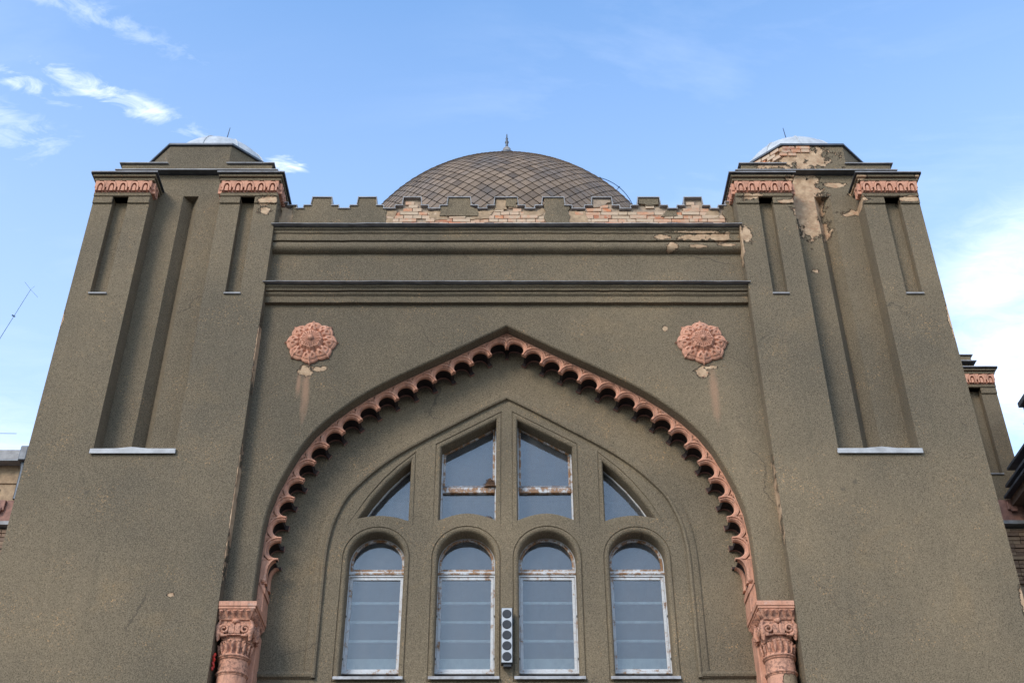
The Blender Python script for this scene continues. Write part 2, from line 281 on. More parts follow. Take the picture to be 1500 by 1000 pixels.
# ================================================================== mesh helpers
class MB:
    """collects shapes, then builds ONE mesh object"""
    def __init__(s): s.v = []; s.f = []
    def add(s, vs, fs):
        o = len(s.v); s.v += [tuple(v) for v in vs]; s.f += [tuple(i+o for i in f) for f in fs]; return s
    def box(s, x0, x1, y0, y1, z0, z1):
        return s.add([(x, y, z) for x in (x0, x1) for y in (y0, y1) for z in (z0, z1)], [(0, 1, 3, 2), (4, 6, 7, 5), (0, 4, 5, 1), (2, 3, 7, 6), (0, 2, 6, 4), (1, 5, 7, 3)])
    def plate(s, outer, holes, y0, y1, back=True, walls=True, hole_walls=True):
        """flat slab in the XZ plane from y0 (front) to y1"""
        loops = [outer]+list(holes)
        pts = [p for lp in loops for p in lp]
        tris = tessellate_polygon([[Vector((x, z, 0)) for x, z in lp] for lp in loops])
        n = len(pts)
        vs = [(x, y0, z) for x, z in pts]+[(x, y1, z) for x, z in pts]
        fs = [tuple(t) for t in tris]
        if back: fs += [tuple(i+n for i in reversed(t)) for t in tris]
        o = 0
        for k, lp in enumerate(loops):
            m = len(lp)
            if (k == 0 and walls) or (k > 0 and hole_walls):
                fs += [(o+i, o+(i+1) % m, o+(i+1) % m+n, o+i+n) for i in range(m)]
            o += m
        return s.add(vs, fs)
    def loft(s, rings, closed=True, caps=False):
        m = len(rings[0]); vs = [p for r in rings for p in r]; fs = []
        for k in range(len(rings)-1):
            for i in range(m if closed else m-1):
                j = (i+1) % m; fs.append((k*m+i, k*m+j, (k+1)*m+j, (k+1)*m+i))
        if caps: fs += [tuple(range(m)), tuple(reversed(range((len(rings)-1)*m, len(rings)*m)))]
        return s.add(vs, fs)
    def lathe(s, prof, cx, cy, n=24, a0=0.0, a1=2*pi):
        full = abs(a1-a0-2*pi) < 1e-6; k = n if full else n+1
        rings = [[(cx+r*cos(a0+(a1-a0)*i/n), cy+r*sin(a0+(a1-a0)*i/n), z) for i in range(k)] for r, z in prof]
        return s.loft(rings, full)
    def tube(s, pts, r, n=6):
        rings = []; P = [Vector(p) for p in pts]
        for i, p in enumerate(P):
            t = (P[min(i+1, len(P)-1)]-P[max(i-1, 0)]).normalized()
            a = t.orthogonal().normalized() if abs(t.y) > 0.99 else t.cross(Vector((0, 1, 0))).normalized()
            b = t.cross(a); rr = r[i] if isinstance(r, (list, tuple)) else r
            rings.append([tuple(p+(a*cos(2*pi*k/n)+b*sin(2*pi*k/n))*rr) for k in range(n)])
        return s.loft(rings, True, True)
    def mirror(s, sx):
        if sx < 0: s.v = [(-x, y, z) for x, y, z in s.v]
        return s
    def mesh(s, name, mat, smooth=None, merge=True):
        me = bpy.data.meshes.new(name); me.from_pydata(s.v, [], s.f)
        bm = bmesh.new(); bm.from_mesh(me)
        if merge: bmesh.ops.remove_doubles(bm, verts=bm.verts, dist=1e-5)
        bmesh.ops.recalc_face_normals(bm, faces=bm.faces); bm.to_mesh(me); bm.free()
        if mat: me.materials.append(M[mat])
        if smooth is not None:
            me.polygons.foreach_set('use_smooth', [True]*len(me.polygons))
            me.set_sharp_from_angle(angle=radians(smooth))
        return me
    def obj(s, name, mat, parent=None, smooth=None, bevel=0.0, seg=2, merge=True):
        o = bpy.data.objects.new(name, s.mesh(name, mat, smooth, merge)); COL.objects.link(o)
        if parent is not None: o.parent = parent
        if bevel:
            b = o.modifiers.new('bevel', 'BEVEL'); b.width = bevel; b.segments = seg; b.limit_method = 'ANGLE'; b.angle_limit = radians(40)
        return o
def inst(name, me, parent, loc=(0, 0, 0), rot=(0, 0, 0), sc=(1, 1, 1)):
    o = bpy.data.objects.new(name, me); COL.objects.link(o); o.parent = parent; o.location = loc; o.rotation_euler = rot; o.scale = sc; return o
def empty(name, parent=None, loc=(0, 0, 0)):
    o = bpy.data.objects.new(name, None); COL.objects.link(o); o.location = loc; o.empty_display_size = 0.2
    if parent is not None: o.parent = parent
    return o
def tag(o, label=None, cat=None, group=None, kind=None):
    for k, v in (('label', label), ('category', cat), ('group', group), ('kind', kind)):
        if v: o[k] = v
    return o
def area(lp): return 0.5*sum(a[0]*b[1]-b[0]*a[1] for a, b in zip(lp, lp[1:]+lp[:1]))
def ccw(lp): return lp if area(lp) > 0 else lp[::-1]
def offset(lp, d, closed=True):
    """loop grown outwards by d (counter-clockwise loop)"""
    out = []; n = len(lp)
    for i in range(n):
        p = Vector(lp[i]); a = Vector(lp[i-1]) if (closed or i > 0) else None; b = Vector(lp[(i+1) % n]) if (closed or i < n-1) else None
        e1 = (p-a).normalized() if a is not None else (b-p).normalized()
        e2 = (b-p).normalized() if b is not None else e1
        n1 = Vector((e1.y, -e1.x)); n2 = Vector((e2.y, -e2.x)); k = max(0.35, 1+n1.dot(n2))
        q = p+(n1+n2)*(d/k); out.append((q.x, q.y))
    return out
def at_y(lp, y): return [(x, y, z) for x, z in lp]
def smooth_curve(pts, n):
    """Catmull-Rom through pts, resampled to n equal steps"""
    P = [Vector(p) for p in pts]; P = [2*P[0]-P[1]]+P+[2*P[-1]-P[-2]]; fine = []
    for i in range(1, len(P)-2):
        for k in range(12):
            t = k/12; a, b, c, d = P[i-1:i+3]
            fine.append(0.5*((2*b)+(c-a)*t+(2*a-5*b+4*c-d)*t*t+(3*b-a-3*c+d)*t**3))
    fine.append(P[-2]); return resample([tuple(q) for q in fine], n)
def resample(pts, n):
    ln = [0.0]
    for a, b in zip(pts, pts[1:]): ln.append(ln[-1]+hypot(b[0]-a[0], b[1]-a[1]))
    out = []; j = 0
    for k in range(n+1):
        t = ln[-1]*k/n
        while j < len(ln)-2 and ln[j+1] < t: j += 1
        f = (t-ln[j])/max(1e-9, ln[j+1]-ln[j]); out.append((pts[j][0]+(pts[j+1][0]-pts[j][0])*f, pts[j][1]+(pts[j+1][1]-pts[j][1])*f))
    return out
def ragged(poly, step=0.05, amt=0.02, rnd=random):
    out = []
    for a, b in zip(poly, poly[1:]+poly[:1]):
        keep = len(a) > 2 and a[2]
        L_ = hypot(b[0]-a[0], b[1]-a[1]); k = 1 if keep else max(1, int(L_/step))
        for i in range(k):
            t = i/k; j = 0 if i == 0 else amt
            out.append((a[0]+(b[0]-a[0])*t+rnd.uniform(-j, j), a[1]+(b[1]-a[1])*t+rnd.uniform(-j, j)))
    return out

# ================================================================== the setting
gr = MB(); gr.add([(-300, -300, 0), (300, -300, 0), (300, 300, 0), (-300, 300, 0)], [(0, 1, 2, 3)])
tag(gr.obj('ground', 'ground'), kind='structure')

W, A, I = 0.20, 0.40, 0.76           # planes: front wall, scalloped arch, recessed window wall (tower faces stand at y = 0)
TX = 3.71                            # inner edge of the towers
syn = tag(empty('synagogue', loc=(0, 0, 0)), 'grey-brown roughcast synagogue with twin towers, pointed scalloped arch and shingled dome', 'building')

# ------------------------------------------------------------------ front wall with the big arch
ARCH_H = [(0, 12.385), (.335, 12.193), (.64, 12.016), (.945, 11.842), (1.245, 11.675), (1.54, 11.507), (1.835, 11.33), (2.13, 11.125), (2.4, 10.895), (2.585, 10.72), (2.76, 10.515), (2.89, 10.313), (3.01, 10.07), (3.13, 9.775), (3.22, 9.51), (3.28, 9.246), (3.308, 8.96), (3.316, 8.6), (3.318, 8.157), (3.318, 7.872)]
AR = smooth_curve(ARCH_H, 60)                         # right half, apex -> springing
ARCH = [(-x, z) for x, z in AR[::-1]]+AR[1:]          # left springing -> apex -> right springing
EDGE = offset(ARCH, -0.035, closed=False)             # grown away from the opening
EDGE = [(x, z) for x, z in EDGE]
if abs(EDGE[0][0]) < abs(ARCH[0][0]): EDGE = offset(ARCH, 0.035, closed=False)
EDGE[0] = (EDGE[0][0], 7.872); EDGE[-1] = (EDGE[-1][0], 7.872)
b = MB()
b.plate([(-TX, 7.872), (-TX, 14.10), (TX, 14.10), (TX, 7.872)]+EDGE[::-1], [], W, I, back=False, walls=False)
b.loft([at_y(EDGE, W), at_y([(e[0]*.55+a[0]*.45, e[1]*.55+a[1]*.45) for e, a in zip(EDGE, ARCH)], W+0.006), at_y([(e[0]*.12+a[0]*.88, e[1]*.12+a[1]*.88) for e, a in zip(EDGE, ARCH)], W+0.022), at_y(ARCH, W+0.05), at_y(ARCH, I+0.02)], closed=False)
wall = b.obj('front_wall', 'stucco_wall', syn, smooth=25)

# ------------------------------------------------------------------ recessed wall with the window openings
def arch_loop(cx, hw, z0, zs, n=22):
    return [(cx-hw, z0), (cx+hw, z0)]+[(cx+hw*cos(pi*i/n), zs+hw*sin(pi*i/n)) for i in range(n+1)]
def round_corners(lp, r=0.04, k=3, skip=()):
    out = []; n = len(lp)
    for i in range(n):
        p = Vector(lp[i])
        if i in skip: out.append(tuple(p)); continue
        a = Vector(lp[i-1]); c = Vector(lp[(i+1) % n]); ra = min(r, (a-p).length*.45); rc = min(r, (c-p).length*.45)
        u = p+(a-p).normalized()*ra; v = p+(c-p).normalized()*rc
        for q in range(k+1):
            t = q/k; out.append(tuple(u*(1-t)**2+p*2*t*(1-t)+v*t*t))
    return out
def penta(s):
    pts = [(.158, 9.413)]+[(.158+.802*i/10, 9.413+0.105*sin(pi*i/10)) for i in range(1, 10)]+[(.96, 9.413), (.96, 10.593), (.158, 11.063)]
    return ccw([(s*x, z) for x, z in pts])
def tri(s):
    hyp = [(2.085, 9.447), (1.93, 9.72), (1.74, 9.985), (1.55, 10.20), (1.40, 10.345)]
    pts = [(1.395, 9.40)]+[(1.395+.69*i/8, 9.405+.042*i/8+0.055*sin(pi*i/8)) for i in range(1, 8)]+hyp
    return ccw([(s*x, z) for x, z in pts])
def lancet(cx, hw): return ccw(arch_loop(cx, hw, 7.150, 8.828))
WIN = []
for s in (-1, 1):
    WIN += [('lancet', lancet(s*0.563, .398), s*0.563), ('lancet', lancet(s*1.812, .388), s*1.812), ('penta', penta(s), s), ('tri', tri(s), s)]
b = MB()
b.plate([(-3.69, 0), (3.69, 0), (3.69, 12.6), (-3.69, 12.6)], [offset(lp, .085) for _, lp, _ in WIN], I, I+.3, back=False, walls=False, hole_walls=False)
for knd, lp, _ in WIN:
    zlow = {'lancet': 0, 'penta': 9.53, 'tri': 9.51}[knd]
    prof = [(.085, 0), (.080, .014), (.070, .014), (.064, -.004), (.040, -.006), (.018, .004), (.004, .022), (0, .05), (0, .32)]
    b.loft([[(q[0], I+(y if lp[i][1] > zlow or y > .015 or o < .03 else 0.0), q[1]) for i, q in enumerate(offset(lp, o) if o else lp)] for o, y in prof])
inner = b.obj('window_wall', 'stucco', syn, smooth=30)
# raised moulding that frames the window group and turns outwards at its foot
BL = smooth_curve([(0, 11.576), (.365, 11.37), (.64, 11.205), (.94, 11.02), (1.30, 10.80), (1.64, 10.575), (1.93, 10.345), (2.17, 10.105), (2.41, 9.80), (2.565, 9.41), (2.63, 9.06), (2.648, 8.75), (2.65, 8.42)], 44)+[(2.65, 7.11)]
BL = [(-x, z) for x, z in BL[::-1]]+BL[1:]
prof = [(0, .0), (.004, -.022), (.016, -.028), (.095, -.028), (.100, -.045), (.120, -.055), (.145, -.045), (.155, .0)]
b = MB()
inw = 1 if abs(offset(BL, .1, False)[0][0]) < 2.65 else -1
b.loft([at_y([(q[0] if abs(q[0]) > 1e-9 else 0, q[1]) for q in offset(BL, inw*o, False)], I+y-.001) for o, y in prof], closed=False)
b.obj('blind_arch_moulding', 'stucco', inner, smooth=28)
for s in (-1, 1):
    b = MB(); zs = [(7.20, 0), (7.195, -.03), (7.185, -.045), (7.155, -.055), (7.125, -.045), (7.10, 0)]
    b.loft([[(s*2.535, I+y-.0024, z), (s*3.40, I+y-.0024, z)] for z, y in zs], closed=False)
    b.obj('moulding_foot', 'stucco', inner, smooth=28)
# the dim room behind the glass
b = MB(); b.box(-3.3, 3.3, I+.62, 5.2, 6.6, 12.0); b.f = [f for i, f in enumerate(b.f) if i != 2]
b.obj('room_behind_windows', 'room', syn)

# ------------------------------------------------------------------ windows
def frame_ring(b, lp, wd, yf, yb):
    q = offset(lp, -wd); b.loft([at_y(lp, yb), at_y(lp, yf), at_y(q, yf), at_y(q, yb)])
def pane(lp, y, parent):
    b = MB(); b.plate(lp, [], y, y+.006); rp = random.Random(int(lp[0][0]*1000+lp[0][1]*317)); tx, tz = rp.uniform(-.012, .012), rp.uniform(-.012, .012)
    mx = sum(p[0] for p in lp)/len(lp); mz = sum(p[1] for p in lp)/len(lp); b.v = [(x, yy+(x-mx)*tx+(z-mz)*tz, z) for x, yy, z in b.v]     # old panes never sit quite true
    return b.obj('pane', 'glass', parent)
YF = I+.25
def window(kind, lp, key):
    r = empty('window', syn, (0, 0, 0))
    if kind == 'lancet':
        cx = key; hw = (max(p[0] for p in lp)-min(p[0] for p in lp))/2+.012
        top = ccw(arch_loop(cx, hw, 8.70, 8.838)); b = MB(); frame_ring(b, top, .022, YF-.015, YF+.06); b.obj('outer_frame', 'frame', r)
        t2 = offset(top, -.024); b = MB(); frame_ring(b, t2, .034, YF, YF+.05); b.obj('upper_sash', 'rust_frame', r, bevel=.004, seg=1)
        pane(offset(t2, -.030), YF+.022, r)
        b = MB(); b.box(cx-hw, cx+hw, YF-.025, YF+.06, 8.672, 8.699); b.obj('transom', 'rust_frame', r, bevel=.004, seg=1)
        z0, z1 = 7.262, 8.668
        low = ccw([(cx-hw, z0), (cx+hw, z0), (cx+hw, z1), (cx-hw, z1)])
        b = MB(); frame_ring(b, low, .026, YF-.012, YF+.06); b.obj('lower_frame', 'frame', r, bevel=.004, seg=1)
        l2 = offset(low, -.028); b = MB(); frame_ring(b, l2, .040, YF+.004, YF+.05); b.obj('lower_sash', 'frame', r, bevel=.005, seg=1)
        pane(offset(l2, -.036), YF+.024, r)
        for z in (8.278, 8.002, 7.733):
            b = MB(); b.box(cx-hw+.06, cx+hw-.06, YF+.045, YF+.06, z-.017, z+.017); b.obj('bar', 'bar', r)
        b = MB(); b.box(cx-hw+.06, cx+hw-.06, YF+.040, YF+.055, 7.29, 7.485); b.obj('lower_board', 'board', r)
        for zz_, sx in ((8.06, -1), (8.06, 1), (7.46, -1), (7.46, 1)):
            b = MB(); b.box(cx+sx*(hw-.012)-.012, cx+sx*(hw-.012)+.012, YF-.03, YF-.010, zz_-.012, zz_+.012); b.obj('hinge', 'black', r)
        b = MB(); x0, x1 = cx-hw-.055, cx+hw+.055        # sloping sheet sill
        P = [(YF+.02, 7.235), (I-.055, 7.125), (I-.06, 7.085), (I-.052, 7.084), (I-.045, 7.112), (YF+.02, 7.16)]
        b.loft([[(x0+(.05 if i in (0, 5) else 0), y, z) for i, (y, z) in enumerate(P)], [(x1-(.05 if i in (0, 5) else 0), y, z) for i, (y, z) in enumerate(P)]], True, True)
        b.obj('sill', 'sill', r)
    elif kind == 'penta':
        s = key
        sh = ccw([(s*.148, 9.30), (s*.965, 9.30), (s*.965, 10.64), (s*.148, 11.12)])
        b = MB(); frame_ring(b, sh, .028, YF-.012, YF+.06); b.obj('outer_frame', 'frame', r, bevel=.004, seg=1)
        up = ccw([(s*.178, 10.05), (s*.935, 10.05), (s*.935, 10.615), (s*.178, 11.065)])
        b = MB(); frame_ring(b, up, .030, YF+.002, YF+.05); b.obj('upper_sash', 'rust_frame', r, bevel=.004, seg=1)
        pane(offset(up, -.027), YF+.022, r)
        b = MB(); b.box(min(s*.176, s*.937), max(s*.176, s*.937), YF-.02, YF+.055, 9.955, 10.047); b.obj('transom', 'rust_frame', r, bevel=.006, seg=1)
        b = MB(); b.box(min(s*.176, s*.937), max(s*.176, s*.937), YF-.012, YF+.05, 10.048, 10.066); b.obj('transom_lip', 'lead', r)
        pane(ccw([(s*.176, 9.33), (s*.937, 9.33), (s*.937, 9.955), (s*.176, 9.955)]), YF+.03, r)
    else:
        sh = offset(lp, .02); b = MB(); frame_ring(b, sh, .035, YF, YF+.05); b.obj('outer_frame', 'frame', r)
        pane(offset(sh, -.032), YF+.02, r)
    return r
for k_, lp, key in WIN: window(k_, lp, key)

# ------------------------------------------------------------------ pink scalloped arch, one piece per scallop
sa = empty('scalloped_arch', syn)
CU = offset(AR, 0.187, False)
if CU[30][0] > AR[30][0]: CU = offset(AR, -0.187, False)
CU[0] = (0.0, 12.385-0.187/cos(radians(29.6)))
PITCH_S = 0.3165
ln = [0.0]
for a, c in zip(CU, CU[1:]): ln.append(ln[-1]+hypot(c[0]-a[0], c[1]-a[1]))
def at_len(t):
    for j in range(len(ln)-1):
        if ln[j+1] >= t: break
    f = (t-ln[j])/(ln[j+1]-ln[j]); return Vector((CU[j][0]+(CU[j+1][0]-CU[j][0])*f, CU[j][1]+(CU[j+1][1]-CU[j][1])*f))
NS = 16
STN = [  # (radius beyond the opening or None for the top edge, depth)
    (None, .36), (None, 0.0), ('t', 0.0), (.078, .022), (.066, .020), (.060, -.014), (.036, -.016), (.030, .004), (.014, .004), (.008, .020), (0, .026), (0, .075), ('p', .095), ('p', .30), ('q', .315), ('q', .36)]
def scallop(c, t, nrm, h, kap, s, first=False, R=.121, top=.187, n=26):
    rings = []
    for rad, y in STN:
        ring = []
        for i in range(n+1):
            ph = pi*(1-i/n)
            if rad is None or rad == 't':
                zz0 = top if rad is None else top-.022
                u = -h+2*h*i/n; v = zz0
            else:
                r = R+(rad if not isinstance(rad, str) else (.012+.045*sin(ph) if rad == 'p' else .040*sin(ph))); u = r*cos(ph); v = r*sin(ph)*1.0
                if i in (0, n): v = 0.02 if rad == 'p' else -0.03
                if abs(u) > h: u = math.copysign(h, u)
                v = min(v, top-.024)
            u *= 1+kap*v
            if first and u < 0: u -= v*math.tan(radians(29.6))*(-u/h)
            p = c+t*u+nrm*v; ring.append((s*p.x, A+y, p.y))
        # nose edges: the piece's sides run straight down
        ring = [tuple(q) for q in ring]; rings.append(ring)
    return rings
for s in (-1, 1):
    for k in range(NS):
        p0, p1 = at_len(k*PITCH_S), at_len((k+1)*PITCH_S)
        pm, pn = at_len(max(0, (k-.5))*PITCH_S), at_len((k+1.5)*PITCH_S)
        t = (p1-p0).normalized(); nrm = Vector((-t.y, t.x))
        if nrm.y < 0: nrm = -nrm
        if nrm.x < 0 and k > 8: nrm = -nrm
        c = (p0+p1)/2; h = (p1-p0).length/2
        ta = (at_len(max(0.001, k*PITCH_S-.05)+.1)-at_len(max(0.001, k*PITCH_S-.05))).normalized()
        tb = (at_len((k+1)*PITCH_S+.05)-at_len((k+1)*PITCH_S-.05)).normalized()
        kap = max(0.0, (ta.angle(tb))/(2*h)) if k > 0 else 0.0
        rg = scallop(c, t, nrm, h, kap, s, k == 0)
        b = MB(); b.loft(rg, closed=False)
        m = len(rg[0])
        for e, sg in ((0, -1), (m-1, 1)):             # flat underside of the noses
            ia = []; ib = []
            for q in range(3, len(rg)):
                pq = c+t*(sg*h)+nrm*(.02 if STN[q][0] == 'p' else -.03); ia.append(rg[q][e]); ib.append((s*pq.x, rg[q][e][1], pq.y))
            b.loft([ia, ib], closed=False)
        o = b.obj('scallop', 'pink', sa, smooth=35); o.data.materials.append(M['soffit_shade']); o.data.materials.append(M['dark_pink'])
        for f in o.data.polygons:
            if f.center.y > A+.08 and (Vector((f.center.x*s, f.center.z))-c).dot(nrm) < .182: f.material_index = 1 if f.center.y < A+.31 else 2  # vault faces get the brown with painted shade, back lip the weathered terracotta
        # drilled trefoil in the spandrel between this scallop and the next
        q = p1+nrm*(.187-.045)*1.0
        if k < NS:
            b = MB(); b.lathe([(0.0, -.012), (.010, -.008), (.014, .004), (.014, .02)], 0, 0, 8)
            b.v = [(s*(q.x+x), A+.004+z, q.y+y) for x, y, z in b.v]; b.obj('spandrel_bead', 'pink', sa, smooth=60)
    # the tail: half scallop that runs down to the impost block
    p0 = at_len(NS*PITCH_S); X1 = 3.318; zc = p0.y
    prof = []
    for i in range(11):
        a = pi/2*i/10; prof.append((3.13+.125*sin(a) if False else p0.x+.03+.115*(1-cos(a)), zc-.03-.20*sin(a)*0-.02*i*(1 if i < 3 else 1)))
    inn = [(p0.x-.004, zc), (p0.x+.03, zc-.012), (p0.x+.062, zc-.05), (p0.x+.085, zc-.10), (p0.x+.095, zc-.16), (p0.x+.092, zc-.30), (p0.x+.075, zc-.345)]
    poly = inn+[(X1, zc-.345), (X1, zc+.0)]
    for nm, y0, y1, g in (('tail_front', 0, .10, 0), ('tail_web', .10, .25, .03), ('tail_back', .25, .36, 0)):
        b = MB(); pp = [(s*(x+(g if i < 7 else 0)), z) for i, (x, z) in enumerate(poly)]
        b.plate(ccw(pp), [], A+y0+(.001 if y0 else 0), A+y1); b.obj('arch_tail', 'soffit_shade' if g else 'pink', sa, bevel=.01 if not g else 0)
    b = MB(); r1 = [(s*x, A-.012, z) for x, z in inn[:6]]; r0 = [(s*(x+.035), A-.016, z) for x, z in inn[:6]]; r3 = [(s*x, A+.03, z) for x, z in inn[:6]]; r4 = [(s*(x+.04), A+.03, z) for x, z in inn[:6]]
    b.loft([r3, r1, r0, r4], closed=False); b.obj('archivolt_roll', 'pink', sa, smooth=60)
    b = MB(); b.lathe([(0, -.03), (.012, -.028), (.016, -.02), (.028, -.018), (.036, .0), (.036, .02)], 0, 0, 14)
    b.v = [(s*(p0.x+.125+x), A-.002+z, zc-.30+y) for x, y, z in b.v]; b.obj('scroll_boss', 'pink', sa, smooth=50)
    b = MB(); b.plate(ccw([(s*(X1-.10), 7.872), (s*X1, 7.872), (s*X1, zc-.35), (s*(X1-.085), zc-.35)]), [], A, A+.36); b.obj('arch_foot', 'pink', sa, bevel=.012)
    b = MB(); b.plate(ccw([(s*(X1-.105), zc-.42), (s*(X1-.02), zc-.335), (s*(X1-.02), zc-.36), (s*(X1-.105), zc-.50)]), [], A-.015, A+.34); b.obj('foot_chamfer', 'pink', sa, bevel=.004, seg=1)

# ------------------------------------------------------------------ columns with carved capitals
def spiral(cx, cz, r, turns, y, s, n=26):
    return [(cx+s*(r*(1-.78*i/n))*cos(-pi/2+turns*2*pi*i/n), y-.012*i/n, cz+(r*(1-.78*i/n))*sin(-pi/2+turns*2*pi*i/n)) for i in range(n+1)]
def column(s):
    X, Y = 3.475, .265
    r = empty('column', syn, (0, 0, 0))
    bx = lambda x0, x1, y0, y1, z0, z1, nm, bev=.008, mat='pink': (MB().box(min(s*x0, s*x1), max(s*x0, s*x1), y0, y1, z0, z1)).obj(nm, mat, r, bevel=bev, seg=2)
    bx(3.215, 3.705, 0.0, .758, 7.80, 7.868, 'abacus')
    bx(3.23, 3.704, 0.012, .757, 7.77, 7.80, 'abacus_fillet', .004)
    # sloping bed under the abacus with a row of pointed teeth
    b = MB(); lo = (3.30, 3.70, .085, .756, 7.64); hi = (3.24, 3.703, .02, .7565, 7.77)
    b.add([(s*x, y, z) for (x0, x1, y0, y1, z) in (lo, hi) for x, y in ((x0, y0), (x1, y0), (x1, y1), (x0, y1))], [(0, 1, 5, 4), (1, 2, 6, 5), (2, 3, 7, 6), (3, 0, 4, 7), (0, 3, 2, 1), (4, 5, 6, 7)])
    b.obj('bed_moulding', 'pink_cap', r, bevel=.004, seg=1)
    tooth = MB(); tooth.add([(-.036, 0, .048), (.036, 0, .048), (0, 0, -.05), (0, -.022, .040), (-.046, .014, .052), (.046, .014, .052), (0, .014, -.062)], [(0, 3, 2), (3, 1, 2), (0, 1, 3), (0, 4, 6, 2), (1, 5, 6, 2)]); tm = tooth.mesh('tooth', 'pink_cap')
    for i in range(5): inst('tooth', tm, r, (s*(3.305+.085*i+.02), .050, 7.712), (radians(26), 0, 0), (1, 2.2, 1))
    for i in range(7): inst('tooth', tm, r, (s*3.268, .10+.095*i, 7.712), (radians(26), 0, radians(-90) if s > 0 else radians(90)), (1, 2.2, 1))
    # block of the capital: square above, round below
    b = MB(); rings = []
    for z, q, hw in ((7.64, 0.0, .215), (7.60, .05, .222), (7.52, .12, .215), (7.44, .35, .205), (7.385, .8, .198), (7.36, 1, .192)):
        ring = []
        for i in range(40):
            a = 2*pi*i/40; c_, s_ = cos(a), sin(a); k = hw/max(abs(c_), abs(s_)); rr = k*(1-q)*.98+hw*q*1.02
            ring.append((s*X+rr*c_, Y+.05+rr*s_*1.0, z))
        rings.append(ring)
    b.loft(rings, True, True); b.obj('capital_block', 'pink_cap', r, smooth=40)
    yf = Y+.05-.222
    for e in (-1, 1):
        b = MB(); b.tube(spiral(s*X+e*.135, 7.515, .072, 1.6, yf-.012, e), [.021*(1-.45*i/26) for i in range(27)], 7); b.obj('volute', 'pink_cap', r, smooth=60)
        b = MB(); b.tube([(s*X+e*.085, yf-.005, 7.44), (s*X+e*.16, yf-.02, 7.43), (s*X+e*.205, yf-.012, 7.49), (s*X+e*.21, yf-.01, 7.58), (s*X+e*.19, yf-.02, 7.635)], [.012, .022, .024, .02, .012], 7); b.obj('leaf_stem', 'pink_cap', r, smooth=60)
        b = MB(); hw = .036; b.plate(ccw([(s*X+e*.038-hw, 7.455), (s*X+e*.038+hw, 7.455), (s*X+e*.038+hw, 7.565), (s*X+e*.038+.02, 7.592), (s*X+e*.038-.02, 7.592), (s*X+e*.038-hw, 7.565)]), [], yf-.030, yf+.02); b.obj('tablet', 'pink_cap', r, bevel=.006)
    b = MB(); b.lathe([(0, -.045), (.025, -.040), (.045, -.022), (.052, .0), (.052, .03)], 0, 0, 12); b.v = [(s*X+x, yf+z, 7.628+y*.75) for x, y, z in b.v]; b.obj('mask_boss', 'pink_cap', r, smooth=60)
    b = MB(); b.box(s*X-.09, s*X+.09, yf-.026, yf+.02, 7.437, 7.453); b.obj('tablet_shelf', 'pink_cap', r, bevel=.003, seg=1)
    xs = s*(X-.222)
    for e in (-1, 1):
        sp = spiral(Y+.05+e*.125, 7.515, .066, 1.6, 0, e); b = MB(); b.tube([(xs-s*(.012+.012*i/26), p[0], p[2]) for i, p in enumerate(sp)], [.020*(1-.45*i/26) for i in range(27)], 7); b.obj('volute', 'pink_cap', r, smooth=60)
    b = MB(); b.tube([(xs-s*.012, Y+.05, 7.43), (xs-s*.03, Y+.05, 7.50), (xs-s*.016, Y+.05, 7.60), (xs-s*.03, Y+.05, 7.645)], [.03, .036, .03, .015], 8); b.obj('leaf_stem', 'pink_cap', r, smooth=60)
    for e in (-1, 1):   # hanging corner leaves
        b = MB(); cxn = s*X-s*.205 if e < 0 else s*X+s*.205
        b.tube([(cxn, yf+.015, 7.62), (cxn-s*.012*(-e), yf-.012, 7.55), (cxn, yf-.02, 7.47), (cxn, yf+.01, 7.40), (cxn, yf-.005, 7.365)], [.018, .032, .036, .028, .012], 7); b.obj('corner_leaf', 'pink_cap', r, smooth=60)
    rl = random.Random(5)
    for i in range(16):      # small curling leaves that fill the bell between the scrolls
        a = pi*(1.02+.96*i/15); lx, ly = s*X+.212*cos(a), Y+.05+.212*sin(a)
        if abs(lx-s*X) < .075: continue
        b = MB(); k_ = rl.uniform(.8, 1.15); zb = 7.42+rl.uniform(0, .03)
        b.tube([(lx, ly, zb), (lx+.012*cos(a), ly+.012*sin(a)-.012, zb+.04*k_), (lx+.022*cos(a), ly-.030, zb+.075*k_), (lx+.016*cos(a), ly-.040, zb+.062*k_)], [.012, .019, .015, .006], 6); b.obj('leaf', 'pink_cap', r, smooth=60)
    for i in range(9):
        a = pi*(1.04+.92*i/8); b = MB(); lx, ly = s*X+.20*cos(a), Y+.02+.20*sin(a)
        b.tube([(lx, ly, 7.215), (lx+.010*cos(a), ly+.010*sin(a), 7.27), (lx+.020*cos(a), ly+.022*sin(a), 7.325), (lx+.034*cos(a), ly+.036*sin(a), 7.335), (lx+.036*cos(a), ly+.038*sin(a), 7.318)], [.010, .020, .018, .012, .005], 6); b.obj('bell_leaf', 'pink_cap', r, smooth=60)
    n = 14
    bead = MB(); bead.lathe([(0, -.022), (.016, -.014), (.022, 0), (.016, .014), (0, .022)], 0, 0, 8); bm_ = bead.mesh('bead', 'pink_cap', 60)
    for i in range(n):
        a = pi*.55+pi*1.35*i/(n-1) if s > 0 else pi*1.10+pi*1.35*i/(n-1)
        inst('bead', bm_, r, (s*X+.200*cos(a), Y+.03+.200*sin(a), 7.368+.008*(i % 2)), (0, 0, a+pi/2), (1.35, 1, .8))
    # fluted bell
    b = MB(); rings = []
    for z, rr, am in ((7.36, .192, .006), (7.33, .188, .034), (7.25, .182, .036), (7.212, .185, .026), (7.19, .187, .0)):
        rings.append([(s*X+(rr-am*(abs(sin(8*a))**3))*cos(a), Y+(rr-am*(abs(sin(8*a))**3))*sin(a), z) for a in [2*pi*i/96 for i in range(96)]])
    b.loft(rings); b.obj('fluted_bell', 'pink_cap', r, smooth=50)
